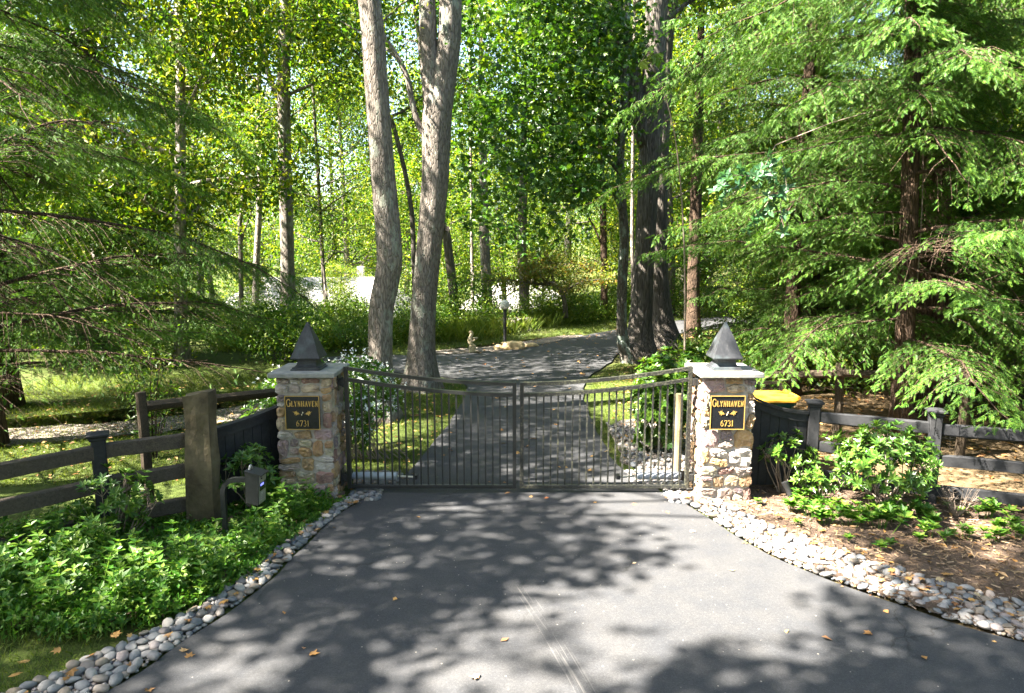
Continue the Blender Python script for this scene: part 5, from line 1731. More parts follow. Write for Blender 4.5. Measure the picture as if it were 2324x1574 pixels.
def dark_right():
    rng = np.random.default_rng(109)
    Y = 21.4
    base = aty(1508, 785, Y)
    root = empty('broadleaf_tree', (base[0], base[1], 0), 'mossy dark trunk behind the thickest trunk right of the drive', 'tree', 'trunk cluster right of the drive')
    t = MB()
    S = trunk(t, [(1508, 788), (1505, 740), (1500, 680), (1496, 600), (1496, 500), (1500, 350), (1508, 200), (1515, 60)], [66, 52, 44, 40, 38, 36, 34, 32], Y,
              ext=[((5.3, 21.5, 14), .17), ((5.5, 21.6, 19), .05)], k=.55)
    tips = []
    for i in range(9):
        z = rng.uniform(9, 17); j = np.argmin(abs(S[:, 2] - z)); a = rng.uniform(0, 6.28)
        limb(t, S[j, :3], (cos(a), sin(a), .4), rng.uniform(2.5, 4), .08, rng, 1, tips)
    t.build('trunk', M['bark_oak'], root, smooth=True)
    c = MB(); c.inst(*T_OVAL, *crown_leaves(tips, rng, 60, .5, .16, T_OVAL)); c.build('crown', M['wood_leaf'], root)
dark_right()
def maple_tree():
    """thin lichened trunk whose long limbs carry the dark maple foliage over the drive"""
    rng = np.random.default_rng(113)
    Y = 18.3
    base = aty(1425, 820, Y)
    root = empty('maple_tree', (base[0], base[1], 0), 'thin lichen-spotted trunk with maple foliage hanging over the drive', 'maple tree')
    t = MB()
    S = trunk(t, [(1432, 822), (1414, 775), (1411, 700), (1413, 620), (1417, 540), (1412, 460), (1408, 380), (1412, 280), (1420, 180), (1424, 80), (1425, 0)], [30, 25, 23, 23, 22, 20, 19, 18, 16, 15, 14], Y,
              ext=[((3.2, 18.3, 12), .06)], k=.4)
    tips = []
    for pth, r in (([(1411, 480), (1385, 440), (1350, 428), (1310, 425), (1270, 445)], .07), ([(1408, 395), (1370, 360), (1320, 352), (1260, 360), (1200, 385)], .06),
                   ([(1412, 290), (1395, 225), (1360, 165), (1310, 140), (1250, 128)], .06), ([(1414, 260), (1360, 215), (1290, 195), (1220, 200), (1150, 225)], .055),
                   ([(1418, 200), (1380, 110), (1320, 55), (1250, 20)], .06), ([(1411, 330), (1350, 290), (1280, 280), (1200, 300), (1120, 330)], .055), ([(1422, 120), (1340, 40), (1240, -20), (1150, -40)], .05)):
        A = np.array(pxpath(pth, Y)); k = len(A)
        A[:, 1] += np.linspace(0, rng.uniform(-2.2, 1.6), k)
        A = spline(A, 14)
        t.tube(A, np.linspace(r, r * .35, 14), 7)
        for i in range(3, 14):
            a = rng.uniform(0, 6.28)
            limb(t, A[i], (cos(a) - .3, sin(a), .15 * rng.normal()), rng.uniform(.7, 1.5), .022, rng, 0, tips, up=-.02)
    T = np.array(tips)
    X, Yp = proj(T)
    keep = ~((X > 1390) & (Yp > 330))
    T = T[keep]
    # the skirt of foliage hanging over the drive
    skirt = []
    for i in range(640):
        x, y = rng.uniform(1035, 1640), rng.uniform(-60, 560)
        lim = 555 - 150 * ((x - 1190) / 150) ** 2 * (.5 if x < 1190 else .85)
        yy = Y + rng.uniform(-3.0, 1.6)
        q = aty(x, y, yy)
        if y > lim or noise.noise(Vector(q) * .9) < -.12: continue
        if x > 1390 and (y > 255 or (y < 95 and 1445 < x < 1520)): continue
        if x > 1390: q = aty(x, y, rng.uniform(15.8, 18.6))
        skirt.append(q)
    T = np.concatenate([T, np.array(skirt)])
    t.build('trunk', M['bark_lichen'], root, smooth=True)
    c = MB(); c.inst(*T_PALM, *crown_leaves(T, rng, 26, .34, .145, T_PALM, .6, 1.1)); c.build('crown', M['maple'], root)
maple_tree()
# --- slimmer trunks standing further back (each with its own crown)
def back_tree(path, widths, Y, bark, label, seed, zlo, zhi, nl, Lr, leaf='wood_leaf', per=60, size=.16, ext_h=15, sig=.5, limbs=(), name='broadleaf_tree', tmpl=T_OVAL, zbase=None, grp='slimmer trunks beyond the drive'):
    rng = np.random.default_rng(seed)
    P0 = aty(*path[0], Y)
    zg = float(terrain(P0[0], P0[1]))
    root = empty(name, (P0[0], P0[1], zg), label, 'tree', grp)
    t = MB()
    P = pxpath(path, Y); R = [w / 2 / FPX * Y for w in widths]
    P.insert(0, np.array([P[0][0], P[0][1], zg - .1])); R.insert(0, R[0] * 1.15)
    d = P[-1] - P[-2]; d = d / np.linalg.norm(d)
    if P[-1][2] < ext_h:
        P.append(P[-1] + (d * .4 + np.array([0, 0, .6])) * (ext_h - P[-1][2])); R.append(.04)
    S = spline(np.column_stack([np.array(P), R]), 34)
    t.tube(S[:, :3], np.maximum(.02, S[:, 3]), 12, wob=.04)
    tips = []
    for pth, r in limbs:
        A = spline(pxpath(pth, Y), 12)
        t.tube(A, np.linspace(r, r * .4, 12), 7)
        for i in (5, 7, 9, 11): limb(t, A[i], A[i] - A[i - 2] + rng.normal(0, .25, 3), rng.uniform(.9, 1.8), r * .4, rng, 0, tips)
    for i in range(nl):
        z = rng.uniform(zlo, zhi); j = np.argmin(abs(S[:, 2] - z)); a = rng.uniform(0, 6.28)
        limb(t, S[j, :3], (cos(a), sin(a), .35), rng.uniform(*Lr), .05, rng, 1, tips, nb=3)
    t.build('trunk', M[bark], root, smooth=True)
    if tips:
        c = MB(); c.inst(*tmpl, *crown_leaves(tips, rng, per, sig, size, tmpl)); c.build('crown', M[leaf], root)
    return root
back_tree([(656, 712), (653, 600), (649, 450), (645, 300), (645, 150), (646, 50)], [38, 31, 29, 28, 28, 29], 25.0, 'bark_grey', 'tall trunk with a pale sunlit edge and forking limbs left of the twin grey trunks', 121, 8.5, 15, 12, (2.2, 4),
          limbs=[([(640, 235), (618, 190), (600, 130), (590, 60), (585, 0)], .12), ([(655, 215), (690, 200), (730, 185), (765, 190)], .07), ([(652, 100), (690, 70), (730, 40)], .08), ([(640, 240), (600, 255), (570, 290)], .05), ([(646, 60), (600, 20), (540, 10), (480, 30)], .07), ([(646, 60), (700, 30), (760, 60), (810, 60)], .07)], per=90)
back_tree([(580, 695), (582, 600), (588, 480), (590, 350), (586, 220), (590, 120)], [15, 14, 13, 13, 12, 11], 27.0, 'bark_pale', 'slim pale trunk left of the trunk with forking limbs', 123, 7, 13, 8, (1.5, 3), per=46)
back_tree([(548, 690), (547, 600), (545, 500), (552, 420)], [11, 10, 10, 8], 28.0, 'bark_oak', 'slender dark trunk with a low fork beside the hemlock boughs', 125, 6, 12, 7, (1.5, 2.8), limbs=[([(546, 560), (560, 510), (575, 470)], .05)], per=46)
back_tree([(1032, 708), (1026, 640), (1019, 580), (1012, 520), (1000, 480)], [22, 21, 20, 19, 18], 28.0, 'bark_oak', 'dark leaning trunk just right of the forked grey trunk', 127, 6.5, 14, 10, (2, 3.6), per=46)
back_tree([(1106, 700), (1103, 620), (1100, 540), (1098, 480)], [24, 23, 22, 21], 29.0, 'bark_grey', 'straight sunlit brown trunk behind the post lamp', 129, 7, 14, 10, (2, 3.6), per=46)
back_tree([(1190, 700), (1188, 620), (1184, 560), (1186, 480)], [24, 23, 22, 20], 30.5, 'bark_oak', 'dark trunk with a broken stub right of the post lamp', 131, 7, 15, 10, (2, 3.6), limbs=[([(1184, 560), (1172, 545), (1165, 528)], .10)], per=46)
back_tree([(1371, 695), (1371, 620), (1370, 520), (1368, 420), (1362, 340)], [16, 16, 15, 14, 13], 30.0, 'bark_brown', 'slim straight trunk left of the trunk cluster with low thin limbs', 133, 7, 13, 7, (1.8, 3), limbs=[([(1368, 600), (1340, 590), (1310, 605), (1290, 625)], .045), ([(1366, 560), (1345, 510), (1315, 470), (1280, 450)], .05), ([(1372, 530), (1390, 515), (1405, 505)], .04)], per=40)
back_tree([(1574, 770), (1573, 700), (1574, 620), (1578, 540), (1580, 440)], [40, 30, 28, 27, 26], 24.0, 'bark_brown', 'dark flared trunk right of the trunk cluster half hidden by boughs', 135, 7, 15, 10, (2, 4), per=46)
back_tree([(1073, 690), (1072, 620), (1071, 560)], [8, 8, 7], 33.0, 'bark_pale', 'very thin pale trunk between the two trunks behind the post lamp', 137, 5, 10, 5, (1.2, 2.2), per=40)
back_tree([(740, 705), (738, 660), (733, 600)], [11, 10, 9], 30.0, 'bark_oak', 'thin dark sapling in front of the long low house', 139, 2.2, 8, 9, (1.0, 2.2), per=30, size=.13, sig=.4)
back_tree([(2238, 800), (2242, 720), (2246, 640), (2250, 560), (2252, 450)], [52, 44, 40, 36, 34], 19.0, 'bark_pale', 'pale trunk glimpsed through the hemlock boughs near the frame edge', 141, 8, 15, 9, (2, 4), per=46)
back_tree([(1437, 790), (1436, 700), (1436, 600), (1435, 480)], [9, 9, 8, 8], 22.5, 'bark_grey', 'slim pale stem between the lichened trunk and the thickest trunk', 143, 8, 14, 6, (1.5, 3), per=46)
back_tree([(938, 540), (930, 450), (912, 360), (888, 270), (866, 200)], [11, 11, 10, 10, 9], 20.0, 'bark_oak', 'thin dark leaning stem seen between the two big grey trunks', 145, 7, 11, 6, (1.2, 2.4), per=46)
back_tree([(1480, 0), (1470, -40)], [10, 8], 30.0, 'bark_oak', 'tall trunk hidden behind the cluster', 147, 8, 15, 6, (2, 4), per=40) if False else None
# small dogwood with horizontal layers at the edge of the lawn
def dogwood():
    rng = np.random.default_rng(151)
    Y = 27.5
    base = aty(1284, 715, Y)
    root = empty('dogwood_tree', (base[0], base[1], float(terrain(base[0], base[1]))), 'small spreading dogwood with layered rusty green leaves and a crooked trunk', 'small tree')
    t = MB()
    S = spline(pxpath([(1284, 722), (1282, 690), (1275, 665), (1258, 645), (1235, 640)], Y), 14)
    t.tube(S, np.linspace(.11, .06, 14), 8)
    tips = []
    for pth in ([(1262, 648), (1200, 642), (1140, 636), (1090, 640)], [(1240, 641), (1260, 610), (1300, 600), (1340, 610)], [(1275, 668), (1310, 640), (1345, 632)], [(1240, 641), (1210, 610), (1190, 590)], [(1258, 645), (1250, 600), (1255, 575)]):
        A = np.array(pxpath(pth, Y)); A[:, 1] += np.linspace(0, rng.uniform(-1.5, 1.5), len(A)); A = spline(A, 10)
        t.tube(A, np.linspace(.05, .015, 10), 6)
        for i in range(2, 10):
            for k in range(2):
                a = rng.uniform(0, 6.28); limb(t, A[i], (cos(a), sin(a), .05), rng.uniform(.5, 1.1), .012, rng, 0, tips, up=0)
    t.build('trunk', M['bark_oak'], root, smooth=True)
    c = MB(); c.inst(*T_OVAL, *crown_leaves(tips, rng, 16, .22, .13, T_OVAL, .35, 2.0)); c.build('crown', M['dogwood_leaf'], root)
dogwood()

# ------------------------------------------------------------------ hemlocks
def hemlock_parts(h, nbr, L0, z0, seed, r0=.2, lean=(0, 0), dens=1.0, frond=.125, droop=.29, dead=4, zfloor=1.1, front=None):
    rng = np.random.default_rng(seed)
    t = MB()
    zz = np.linspace(-.15, h, 30)
    cx = .06 * np.sin(zz * .5) + lean[0] * zz / 5; cyy = .06 * np.sin(zz * .4) + lean[1] * zz / 5
    t.tube(np.stack([cx, cyy, zz], -1), np.maximum(.015, flare(zz, r0 * (1 - zz / h * .93), .5)), 14, wob=.04)
    P, D, N, S = [], [], [], []
    az = rng.uniform(0, 6.28)
    nf_ = 0 if front is None else front[1]
    for b in range(nbr + nf_):
        u = (b + rng.uniform(0, .8)) / nbr if b < nbr else .5
        z = z0 + (h - z0) * u ** 1.15 if b % 5 == 0 else z0 + (min(h * .9, 10.8) - z0) * u
        L = (L0 * (1 - (z - z0) / (h - z0)) ** .75 + .35) * rng.uniform(.5, 1.18)
        az += 2.4 + rng.normal(0, .35)
        if b >= nbr:           # boughs reaching for the light over the fence
            az = front[0] + rng.uniform(-.55, .55)
            z = front[2] + (front[3] - front[2]) * (b - nbr + rng.random()) / nf_
            L = rng.uniform(1.4, 3.4)
        dh = np.array([cos(az), sin(az), 0]); w = np.array([-sin(az), cos(az), 0])
        bend = rng.normal(0, .22)
        tt = np.linspace(0, 1, 12)
        r = L * tt
        lift = rng.uniform(-.10, .34); dr = droop * rng.uniform(.5, 1.5); kk = rng.normal(0, .055, (12, 3)).cumsum(0) * np.array([1, 1, .8]) * L * .28
        c0 = np.array([np.interp(z, zz, cx), np.interp(z, zz, cyy), z])
        path = c0 + r[:, None] * dh + (bend * L * tt ** 2)[:, None] * w + np.stack([0 * tt, 0 * tt, L * (lift * tt - dr * tt ** 2.2)], -1) + kk * tt[:, None]
        low = path[-1][2] - zfloor
        if low < 0: path[:, 2] -= low * tt ** 1.5
        if rng.random() < .12: continue
        t.tube(path, np.linspace(.007 + .0055 * L, .003, 12), 5, caps=False)
        nlat = max(5, int(L / .125 * dens))
        for k in range(nlat):
            s = .07 + .93 * (k + rng.uniform(0, .9)) / nlat
            i = min(10, int(s * 11)); f = s * 11 - i
            p0 = path[i] * (1 - f) + path[i + 1] * f
            tg = path[i + 1] - path[i]; tg /= np.linalg.norm(tg)
            for sd in (-1, 1):
                ll = (.30 * L * (1 - s) ** .8 + .22) * rng.uniform(.6, 1.15)
                ld = tg * .62 + sd * (w - tg * np.dot(w, tg)) * .78 + np.array([0, 0, rng.normal(-.02, .10)])
                ld /= np.linalg.norm(ld)
                nf = max(3, int(ll / .052))
                q = (np.arange(nf) + .7) / nf
                pts = p0 + (ll * q)[:, None] * ld + np.stack([0 * q, 0 * q, -.40 * ll * q ** 2], -1)
                if ll > .5: t.tube([p0, p0 + ld * ll * .5 - (0, 0, .07 * ll), pts[-1]], [.006, .004, .002], 4, caps=False)
                side = np.cross(ld, (0, 0, 1)); side /= np.linalg.norm(side) + 1e-9
                alt = np.where(np.arange(nf) % 2 == 0, 1, -1)
                dd = ld * .72 + side * (alt * .62)[:, None] + np.stack([0 * q, 0 * q, -.38 - .5 * q + rng.normal(0, .16, nf)], -1)
                dd[-1] = ld + (0, 0, -.45)
                P.append(pts); D.append(dd); N.append(np.array([0, 0, 1]) + rng.normal(0, .45, (nf, 3)))
                S.append(frond * rng.uniform(.7, 1.25, nf) * (1.15 - .35 * q))
                ne = max(2, int(nf * .55))             # hanging side sprays that thicken the bough
                e = rng.integers(0, nf, ne)
                P.append(pts[e] + rng.normal(0, .035, (ne, 3)) + (0, 0, .01)); D.append(dd[e] * .5 + rng.normal(0, .45, (ne, 3)) + (0, 0, -.45))
                N.append(rng.normal(0, .8, (ne, 3)) + (0, 0, .5)); S.append(frond * rng.uniform(.6, 1.15, ne))
    for k in range(dead):                      # bare dead boughs low on the trunk
        z = rng.uniform(.12 * h, .3 * h); a = rng.uniform(0, 6.28); tips = []
        limb(t, (np.interp(z, zz, cx), np.interp(z, zz, cyy), z), (cos(a), sin(a), -.08), rng.uniform(1.6, 2.8), .022, rng, 1, tips, up=-.03, nb=6, kink=.12, seg=5)
    return t, (np.concatenate(P), np.concatenate(D), np.concatenate(N), np.concatenate(S))
SUNLIT = [  # parts of the drive and the beds that the sun reaches, in the photograph's grid
    [(1330, 1160), (1440, 1120), (1560, 1085), (1740, 1085), (1860, 1160), (1960, 1240), (2060, 1350), (1900, 1370), (1740, 1365), (1600, 1290), (1460, 1260), (1380, 1210)],
    [(1180, 1340), (1420, 1290), (1540, 1310), (1640, 1265), (1820, 1290), (1800, 1370), (1620, 1410), (1580, 1475), (1440, 1530), (1280, 1490), (1210, 1410)],
    [(890, 1530), (1070, 1410), (1200, 1395), (1360, 1480), (1480, 1600), (860, 1610)],
    [(1640, 1375), (1920, 1390), (1900, 1485), (1660, 1465)],
]
SUN_W = [  # the same, in metres: sunlit gate leaf, lawn and path patches, right bank
    [(0.5, 7.8), (3.4, 7.8), (3.4, 9.4), (0.8, 9.4)],
    [(-9.5, 7.9), (-3.6, 7.9), (-2.9, 10), (-3.6, 12.5), (-9, 11.5)],
    [(-2.4, 8.7), (-1.1, 8.7), (-0.9, 12.3), (-1.9, 12.8), (-2.7, 10.5)],
    [(-8.5, 10.0), (-4.5, 11.8), (-3.6, 13.4), (-6, 12.5), (-8.8, 11.4)],
    [(-3.5, 19.3), (0, 20.2), (3.4, 24.4), (5, 27.5), (1.5, 26.5), (-3.5, 22)],
    [(1.4, 11.8), (3.4, 11.8), (3.2, 17), (1.8, 15.7)],
]
def on_sunny(x, y):
    X, Y = proj(np.stack([x, y, 0 * x], -1))
    hit = np.zeros(len(x), bool)
    for poly in SUNLIT: hit |= inpoly(X, Y, poly)
    for poly in SUN_W: hit |= inpoly(x, y, poly)
    return hit & (y > 1.5)
def lit(P):
    """does the sun ray through P end on one of the sunlit patches of ground?"""
    P = np.asarray(P)
    G = P - SUN[None] * (P[:, 2] / SUN[2])[:, None]
    # and the low boughs over the weathered fence, which stand in the sun
    Q = P - SUN[None] * ((P[:, 2] - 2.4) / SUN[2])[:, None]
    low = (P[:, 2] > 4.6) & inpoly(Q[:, 0], Q[:, 1], [(-7.6, 8.2), (-4.2, 8.2), (-3.6, 10.6), (-7.2, 11.0)]) & (np.sin(P[:, 0] * 9 + P[:, 1] * 7) > -.45)
    return on_sunny(G[:, 0], G[:, 1]) | low
def hemlock(loc, rz, parts, label, filt=True, scale=1.0, window=None, thin=0.0, group='hemlocks with drooping boughs'):
    t, (P, D, N, S) = parts
    root = empty('hemlock_tree', (0, 0, 0), label, 'hemlock tree', group)
    tr = t.build('trunk', M['bark_brown'], root, smooth=True)
    c = MB()
    R = rotz(rz)
    if filt:
        Wd = (P * scale) @ R.T + np.array([loc[0], loc[1], 0])
        bad = lit(Wd)
        # keep the boughs clear of the lane between pillars and camera
        X, Yp = proj(Wd)
        bad |= (Wd[:, 1] < 7.6) & (np.abs(Wd[:, 0]) < 2.4) & (Wd[:, 2] < 6)
        if thin: bad |= (Wd[:, 2] < 3.1) & (RNG.random(len(P)) < thin)
        if window:      # a gap in the boughs through which the trunk shows
            v = -np.array([loc[0], loc[1]]) / math.hypot(*loc)
            rel = Wd[:, :2] - np.array(loc)
            along, side = rel @ v, rel @ np.array([-v[1], v[0]])
            bad |= (along > -.2) & (along < 4) & (np.abs(side) < .42) & (Wd[:, 2] > window[0] - along * .05) & (Wd[:, 2] < window[1])
        k = ~bad | (RNG.random(len(P)) < .10)
        P, D, N, S = P[k], D[k], N[k], S[k]
    c.inst(*T_FROND, P, D, N, S)
    c.build('crown', M['hemlock'], root)
    root.location = (loc[0], loc[1], float(terrain(loc[0], loc[1])))
    root.rotation_euler = (0, 0, rz)
    root.scale = (scale,) * 3
    return root
hemlock((6.05, 10.35), 0, hemlock_parts(22, 66, 3.9, 1.5, 201, .145, lean=(-.22, 0), zfloor=1.3, front=(math.atan2(-10.35, -6.05), 22, 4.5, 9.5)), window=(2.7, 4.3), label='hemlock with the slimmer brown trunk behind the charcoal rail fence')
hemlock((7.9, 12.7), 0, hemlock_parts(26, 66, 4.6, 1.6, 203, .29, lean=(-.25, 0), zfloor=1.3, front=(math.atan2(-12.7, -7.9), 22, 4.9, 10.5)), window=(2.6, 4.7), label='hemlock with the thicker ridged trunk behind the charcoal rail fence')
hemlock((-8.1, 10.3), 1.1, hemlock_parts(27, 84, 4.6, .95, 205, .17, zfloor=.8), 'nearest hemlock spreading over the weathered rail fence', thin=.15)
hemlock((-8.6, 7.6), 1.9, hemlock_parts(26, 52, 4.2, 1.6, 215, .2, zfloor=1.4), 'hemlock beside the roadside fence whose boughs hang into the frame', thin=.15)
H4 = hemlock((-9.9, 13.0), .4, hemlock_parts(25, 72, 4.6, 1.1, 207, .25, zfloor=.9), 'taller hemlock standing behind the nearest hemlock', filt=False)
def copy_hemlock(src, loc, rz, sc, label):
    o = copy_tree(src)
    o.location = (loc[0], loc[1], float(terrain(*loc)))
    o.rotation_euler = (0, 0, rz); o.scale = (sc,) * 3
    o['label'] = label
    return o
copy_hemlock(H4, (-11.2, 19.0), 2.2, .95, 'hemlock on the lawn left of the trunk with forking limbs')
copy_hemlock(H4, (10.6, 17.5), 4.0, 1.0, 'hemlock deep in the wood behind the two brown hemlock trunks')
copy_hemlock(H4, (7.4, 17.0), 5.0, .72, 'small hemlock whose boughs cross the thickest trunk')
hemlock((5.9, 14.2), 2.9, hemlock_parts(16, 60, 4.0, 3.4, 209, .17, zfloor=2.6), 'hemlock whose sunlit boughs reach in front of the thickest trunk', filt=False)
copy_hemlock(H4, (10.0, 9.0), 3.6, .95, 'hemlock by the roadside fence whose boughs hang in from the wood')
copy_hemlock(H4, (13.0, 12.5), 1.2, .95, 'hemlock at the edge of the wood beyond the far fence post')

# creeper with big bluish leaves hanging in the boughs
def creeper():
    rng = np.random.default_rng(211)
    root = empty('creeper', (4.1, 9.6, 0), 'hanging creeper with large bluish five-part leaves among the boughs', 'creeper')
    b, P = MB(), []
    for pth in ([(1760, 330), (1730, 385), (1690, 420), (1640, 455)], [(1740, 380), (1760, 420), (1735, 470), (1700, 500)], [(1775, 360), (1785, 430), (1770, 470), (1780, 520)], [(1700, 400), (1660, 400), (1630, 425)]):
        A = spline(pxpath(pth, 9.4), 12); b.tube(A, .005, 5, caps=False)
        P += [A[k] + rng.normal(0, .06, 3) for k in range(1, 12)]
    # the stem climbs back to the trunk
    A = spline([aty(1760, 330, 9.4), np.array((5.0, 9.9, 4.9)), np.array((6.0, 10.3, 4.6)), np.array((6.1, 10.3, 0))], 16); b.tube(A, .008, 5)
    b.build('stems', M['twig'], root)
    P = np.array(P)
    ax = rvec(len(P), .3, rng) + (-.2, -.6, .2)
    l = MB()
    Q, D, N, S = whorl(rng, P, ax, 5, .125, 1.35)
    l.inst(*T_OVAL, Q, D, N, S)
    l.build('foliage', M['creeper_leaf'], root)
creeper()
def tulip_sprig():
    rng = np.random.default_rng(213)
    P = np.array(pxpath([(1470, 110), (1490, 122), (1478, 128), (1500, 135), (1455, 140)], 11.0))
    root = empty('tulip_sapling', (3.2, 12.4, 0), 'slim sapling with a few very large pale leaves before the thickest trunk', 'sapling')
    b = MB(); b.tube(spline([(3.2, 12.4, 0), (3.0, 12.0, 3.0), (2.6, 11.4, 5.0), P[0] + (0, .05, -.05)], 16), np.linspace(.025, .006, 16), 6)
    for q in P[1:]: b.tube([P[0] + (0, .05, -.05), q], .005, 4)
    b.build('stem', M['twig'], root)
    l = MB(); l.inst(*T_PALM, P, rvec(5, -.2, rng), rvec(5, .2, rng) + (0, -.9, .3), [.22, .24, .2, .2, .18])
    l.build('leaves', M['under_leaf'], root)
tulip_sprig()

# ------------------------------------------------------------------ woodland behind
def wood_parts(seed, h, zlo, nl, Lr, per, size, sig, r=.2, nb=4):
    rng = np.random.default_rng(seed)
    t = MB(); tips = []
    zz = np.linspace(-.3, h * .86, 20)
    x = .25 * np.sin(zz * .3 + seed); y = .25 * np.cos(zz * .27 + seed * 2)
    x -= x[0]; y -= y[0]
    S = np.stack([x, y, zz], -1)
    t.tube(S, np.maximum(.03, flare(zz, r * (1 - .85 * zz / h), .4)), 10, wob=.04)
    for i in range(nl):
        z = zlo + (h * .86 - zlo) * ((i + rng.random()) / nl)
        j = np.argmin(abs(zz - z)); a = i * 2.4 + rng.normal(0, .4)
        L = rng.uniform(*Lr) * (1.1 - .55 * (z - zlo) / (h - zlo))
        limb(t, S[j], (cos(a), sin(a), .3), L, .06, rng, 1, tips, nb=nb)
    tips.append(S[-1])
    return t, crown_leaves(tips, rng, per, sig, size, T_OVAL, .7, .7)
WOODS = []
WLAB = ['tall broadleaf tree with an open sunlit crown in the wood behind', 'broad low-branched tree with dense sunlit leaves in the wood behind', 'slender upright tree with a narrow leafy crown in the wood behind', 'young bushy tree with leaves down to the ground in the wood behind']
for k, a in enumerate(((301, 18, 4.5, 17, (2.6, 4.4), 62, .19, .62, .24), (303, 15, 1.8, 20, (2.6, 4.6), 62, .18, .60, .20), (305, 17, 3.0, 19, (1.6, 2.8), 56, .18, .55, .17), (307, 7.5, .4, 19, (1.1, 2.4), 34, .14, .42, .09))):
    root = empty('woodland_tree', (0, 0, 0), WLAB[k], 'tree', ('tall open trees', 'broad dense trees', 'slender trees', 'young bushy trees')[k] + ' in the wood behind')
    t, L = wood_parts(*a)
    t.build('trunk', M[('bark_oak', 'bark_oak', 'bark_pale', 'bark_oak')[k]], root, smooth=True)
    c = MB(); c.inst(*T_OVAL, *L); c.build('crown', M['wood_leaf'], root)
    WOODS.append(root)
def plant_woods():
    rng = np.random.default_rng(311)
    spots = []
    def add(k, x, y, s=1.0): spots.append((k, x, y, s))
    # young trees and understorey closer in
    for x, y, s in ((-17, 24, 1.0), (-11.6, 36.5, .55), (-3.2, 35, 1.0), (1.5, 36, .9), (5.5, 35, .9), (9, 33, 1.0), (12, 29, 1.0), (9.8, 24, .8), (14, 23, 1.0), (-21, 27, 1.1), (16.5, 27, 1.1), (7.8, 38, 1.0), (19, 22, 1.0), (12.5, 20, .75), (8.2, 21.5, .6), (-10.4, 18.4, .8), (-13.8, 17.5, 1.0), (-9.4, 36.5, .6), (-13.4, 35.5, .55), (9.6, 14.6, .95), (12.2, 16.4, 1.1), (8.4, 18.6, .9), (14.6, 14.0, 1.1), (11.6, 12.2, .8)):
        add(3, x, y, s)
    for x, y, k in ((-22, 34, 1), (-17.5, 38, 0), (-21, 44, 2), (-4.5, 40, 2), (-.5, 44, 1), (3.2, 41, 0), (6.8, 45, 1), (10.5, 42, 1), (14.5, 39, 0), (18.5, 36, 1), (22, 31, 1), (25, 38, 0), (-26, 38, 0), (-30, 46, 1), (-13, 54, 1), (-6, 57, 1), (-20, 56, 0), (1, 60, 1), (8, 56, 0), (15, 52, 1), (21, 48, 1), (28, 50, 1), (33, 44, 0), (-33, 58, 1), (-27, 62, 0), (36, 58, 1), (-40, 52, 0), (26, 62, 0), (14, 64, 2), (-12, 66, 2), (20, 27, 2), (-8.9, 18.2, 2), (-12.4, 21.0, 2), (27, 26, 1), (-24, 22, 0), (-27, 30, 1), (24, 20, 0), (-8.6, 54.5, 0), (-15.5, 60, 1), (7.4, 32, 1), (10.2, 36.5, 1), (-15, -9, 1), (-9, -12, 1), (-3.5, -10, 1), (2, -12.5, 1), (7, -9.5, 1), (12.5, -11.5, 1), (18, -8.5, 1), (23, -3, 1), (21, 4, 1), (17.5, 9, 1)):  # trees behind the camera are unseen, added to cut sky light
        add(k, x, y, (1.4 if 50 < y < 61 and -16 < x < -9 else rng.uniform(.88, 1.15)))
    used = [False] * 4
    for k, x, y, s in spots:
        o = WOODS[k] if not used[k] else copy_tree(WOODS[k])
        used[k] = True
        o.location = (x, y, float(terrain(x, y)))
        o.rotation_euler = (0, 0, rng.uniform(0, 6.28))
        o.scale = (s, s, s * rng.uniform(.9, 1.1))
plant_woods()
def far_woods():
    rng = np.random.default_rng(321)
    n = 2600
    x = rng.uniform(-95, 95, n); y = 72 + rng.uniform(0, 22, n)
    top = 11 + 4 * np.array([noise.noise(Vector((a * .12, b * .12, 1))) for a, b in zip(x, y)]) + 3 * np.array([noise.noise(Vector((a * .4, b * .4, 7))) for a, b in zip(x, y)])
    z = terrain(x, y) + top * rng.random(n) ** .7
    c = MB(); c.inst(*T_OVAL, *crown_leaves(np.stack([x, y, z], -1), rng, 40, 1.0, .42, T_OVAL, .8, .6))
    c.build('far_woods', M['wood_leaf'], kind='stuff', label='far-off woods closing the view')
far_woods()
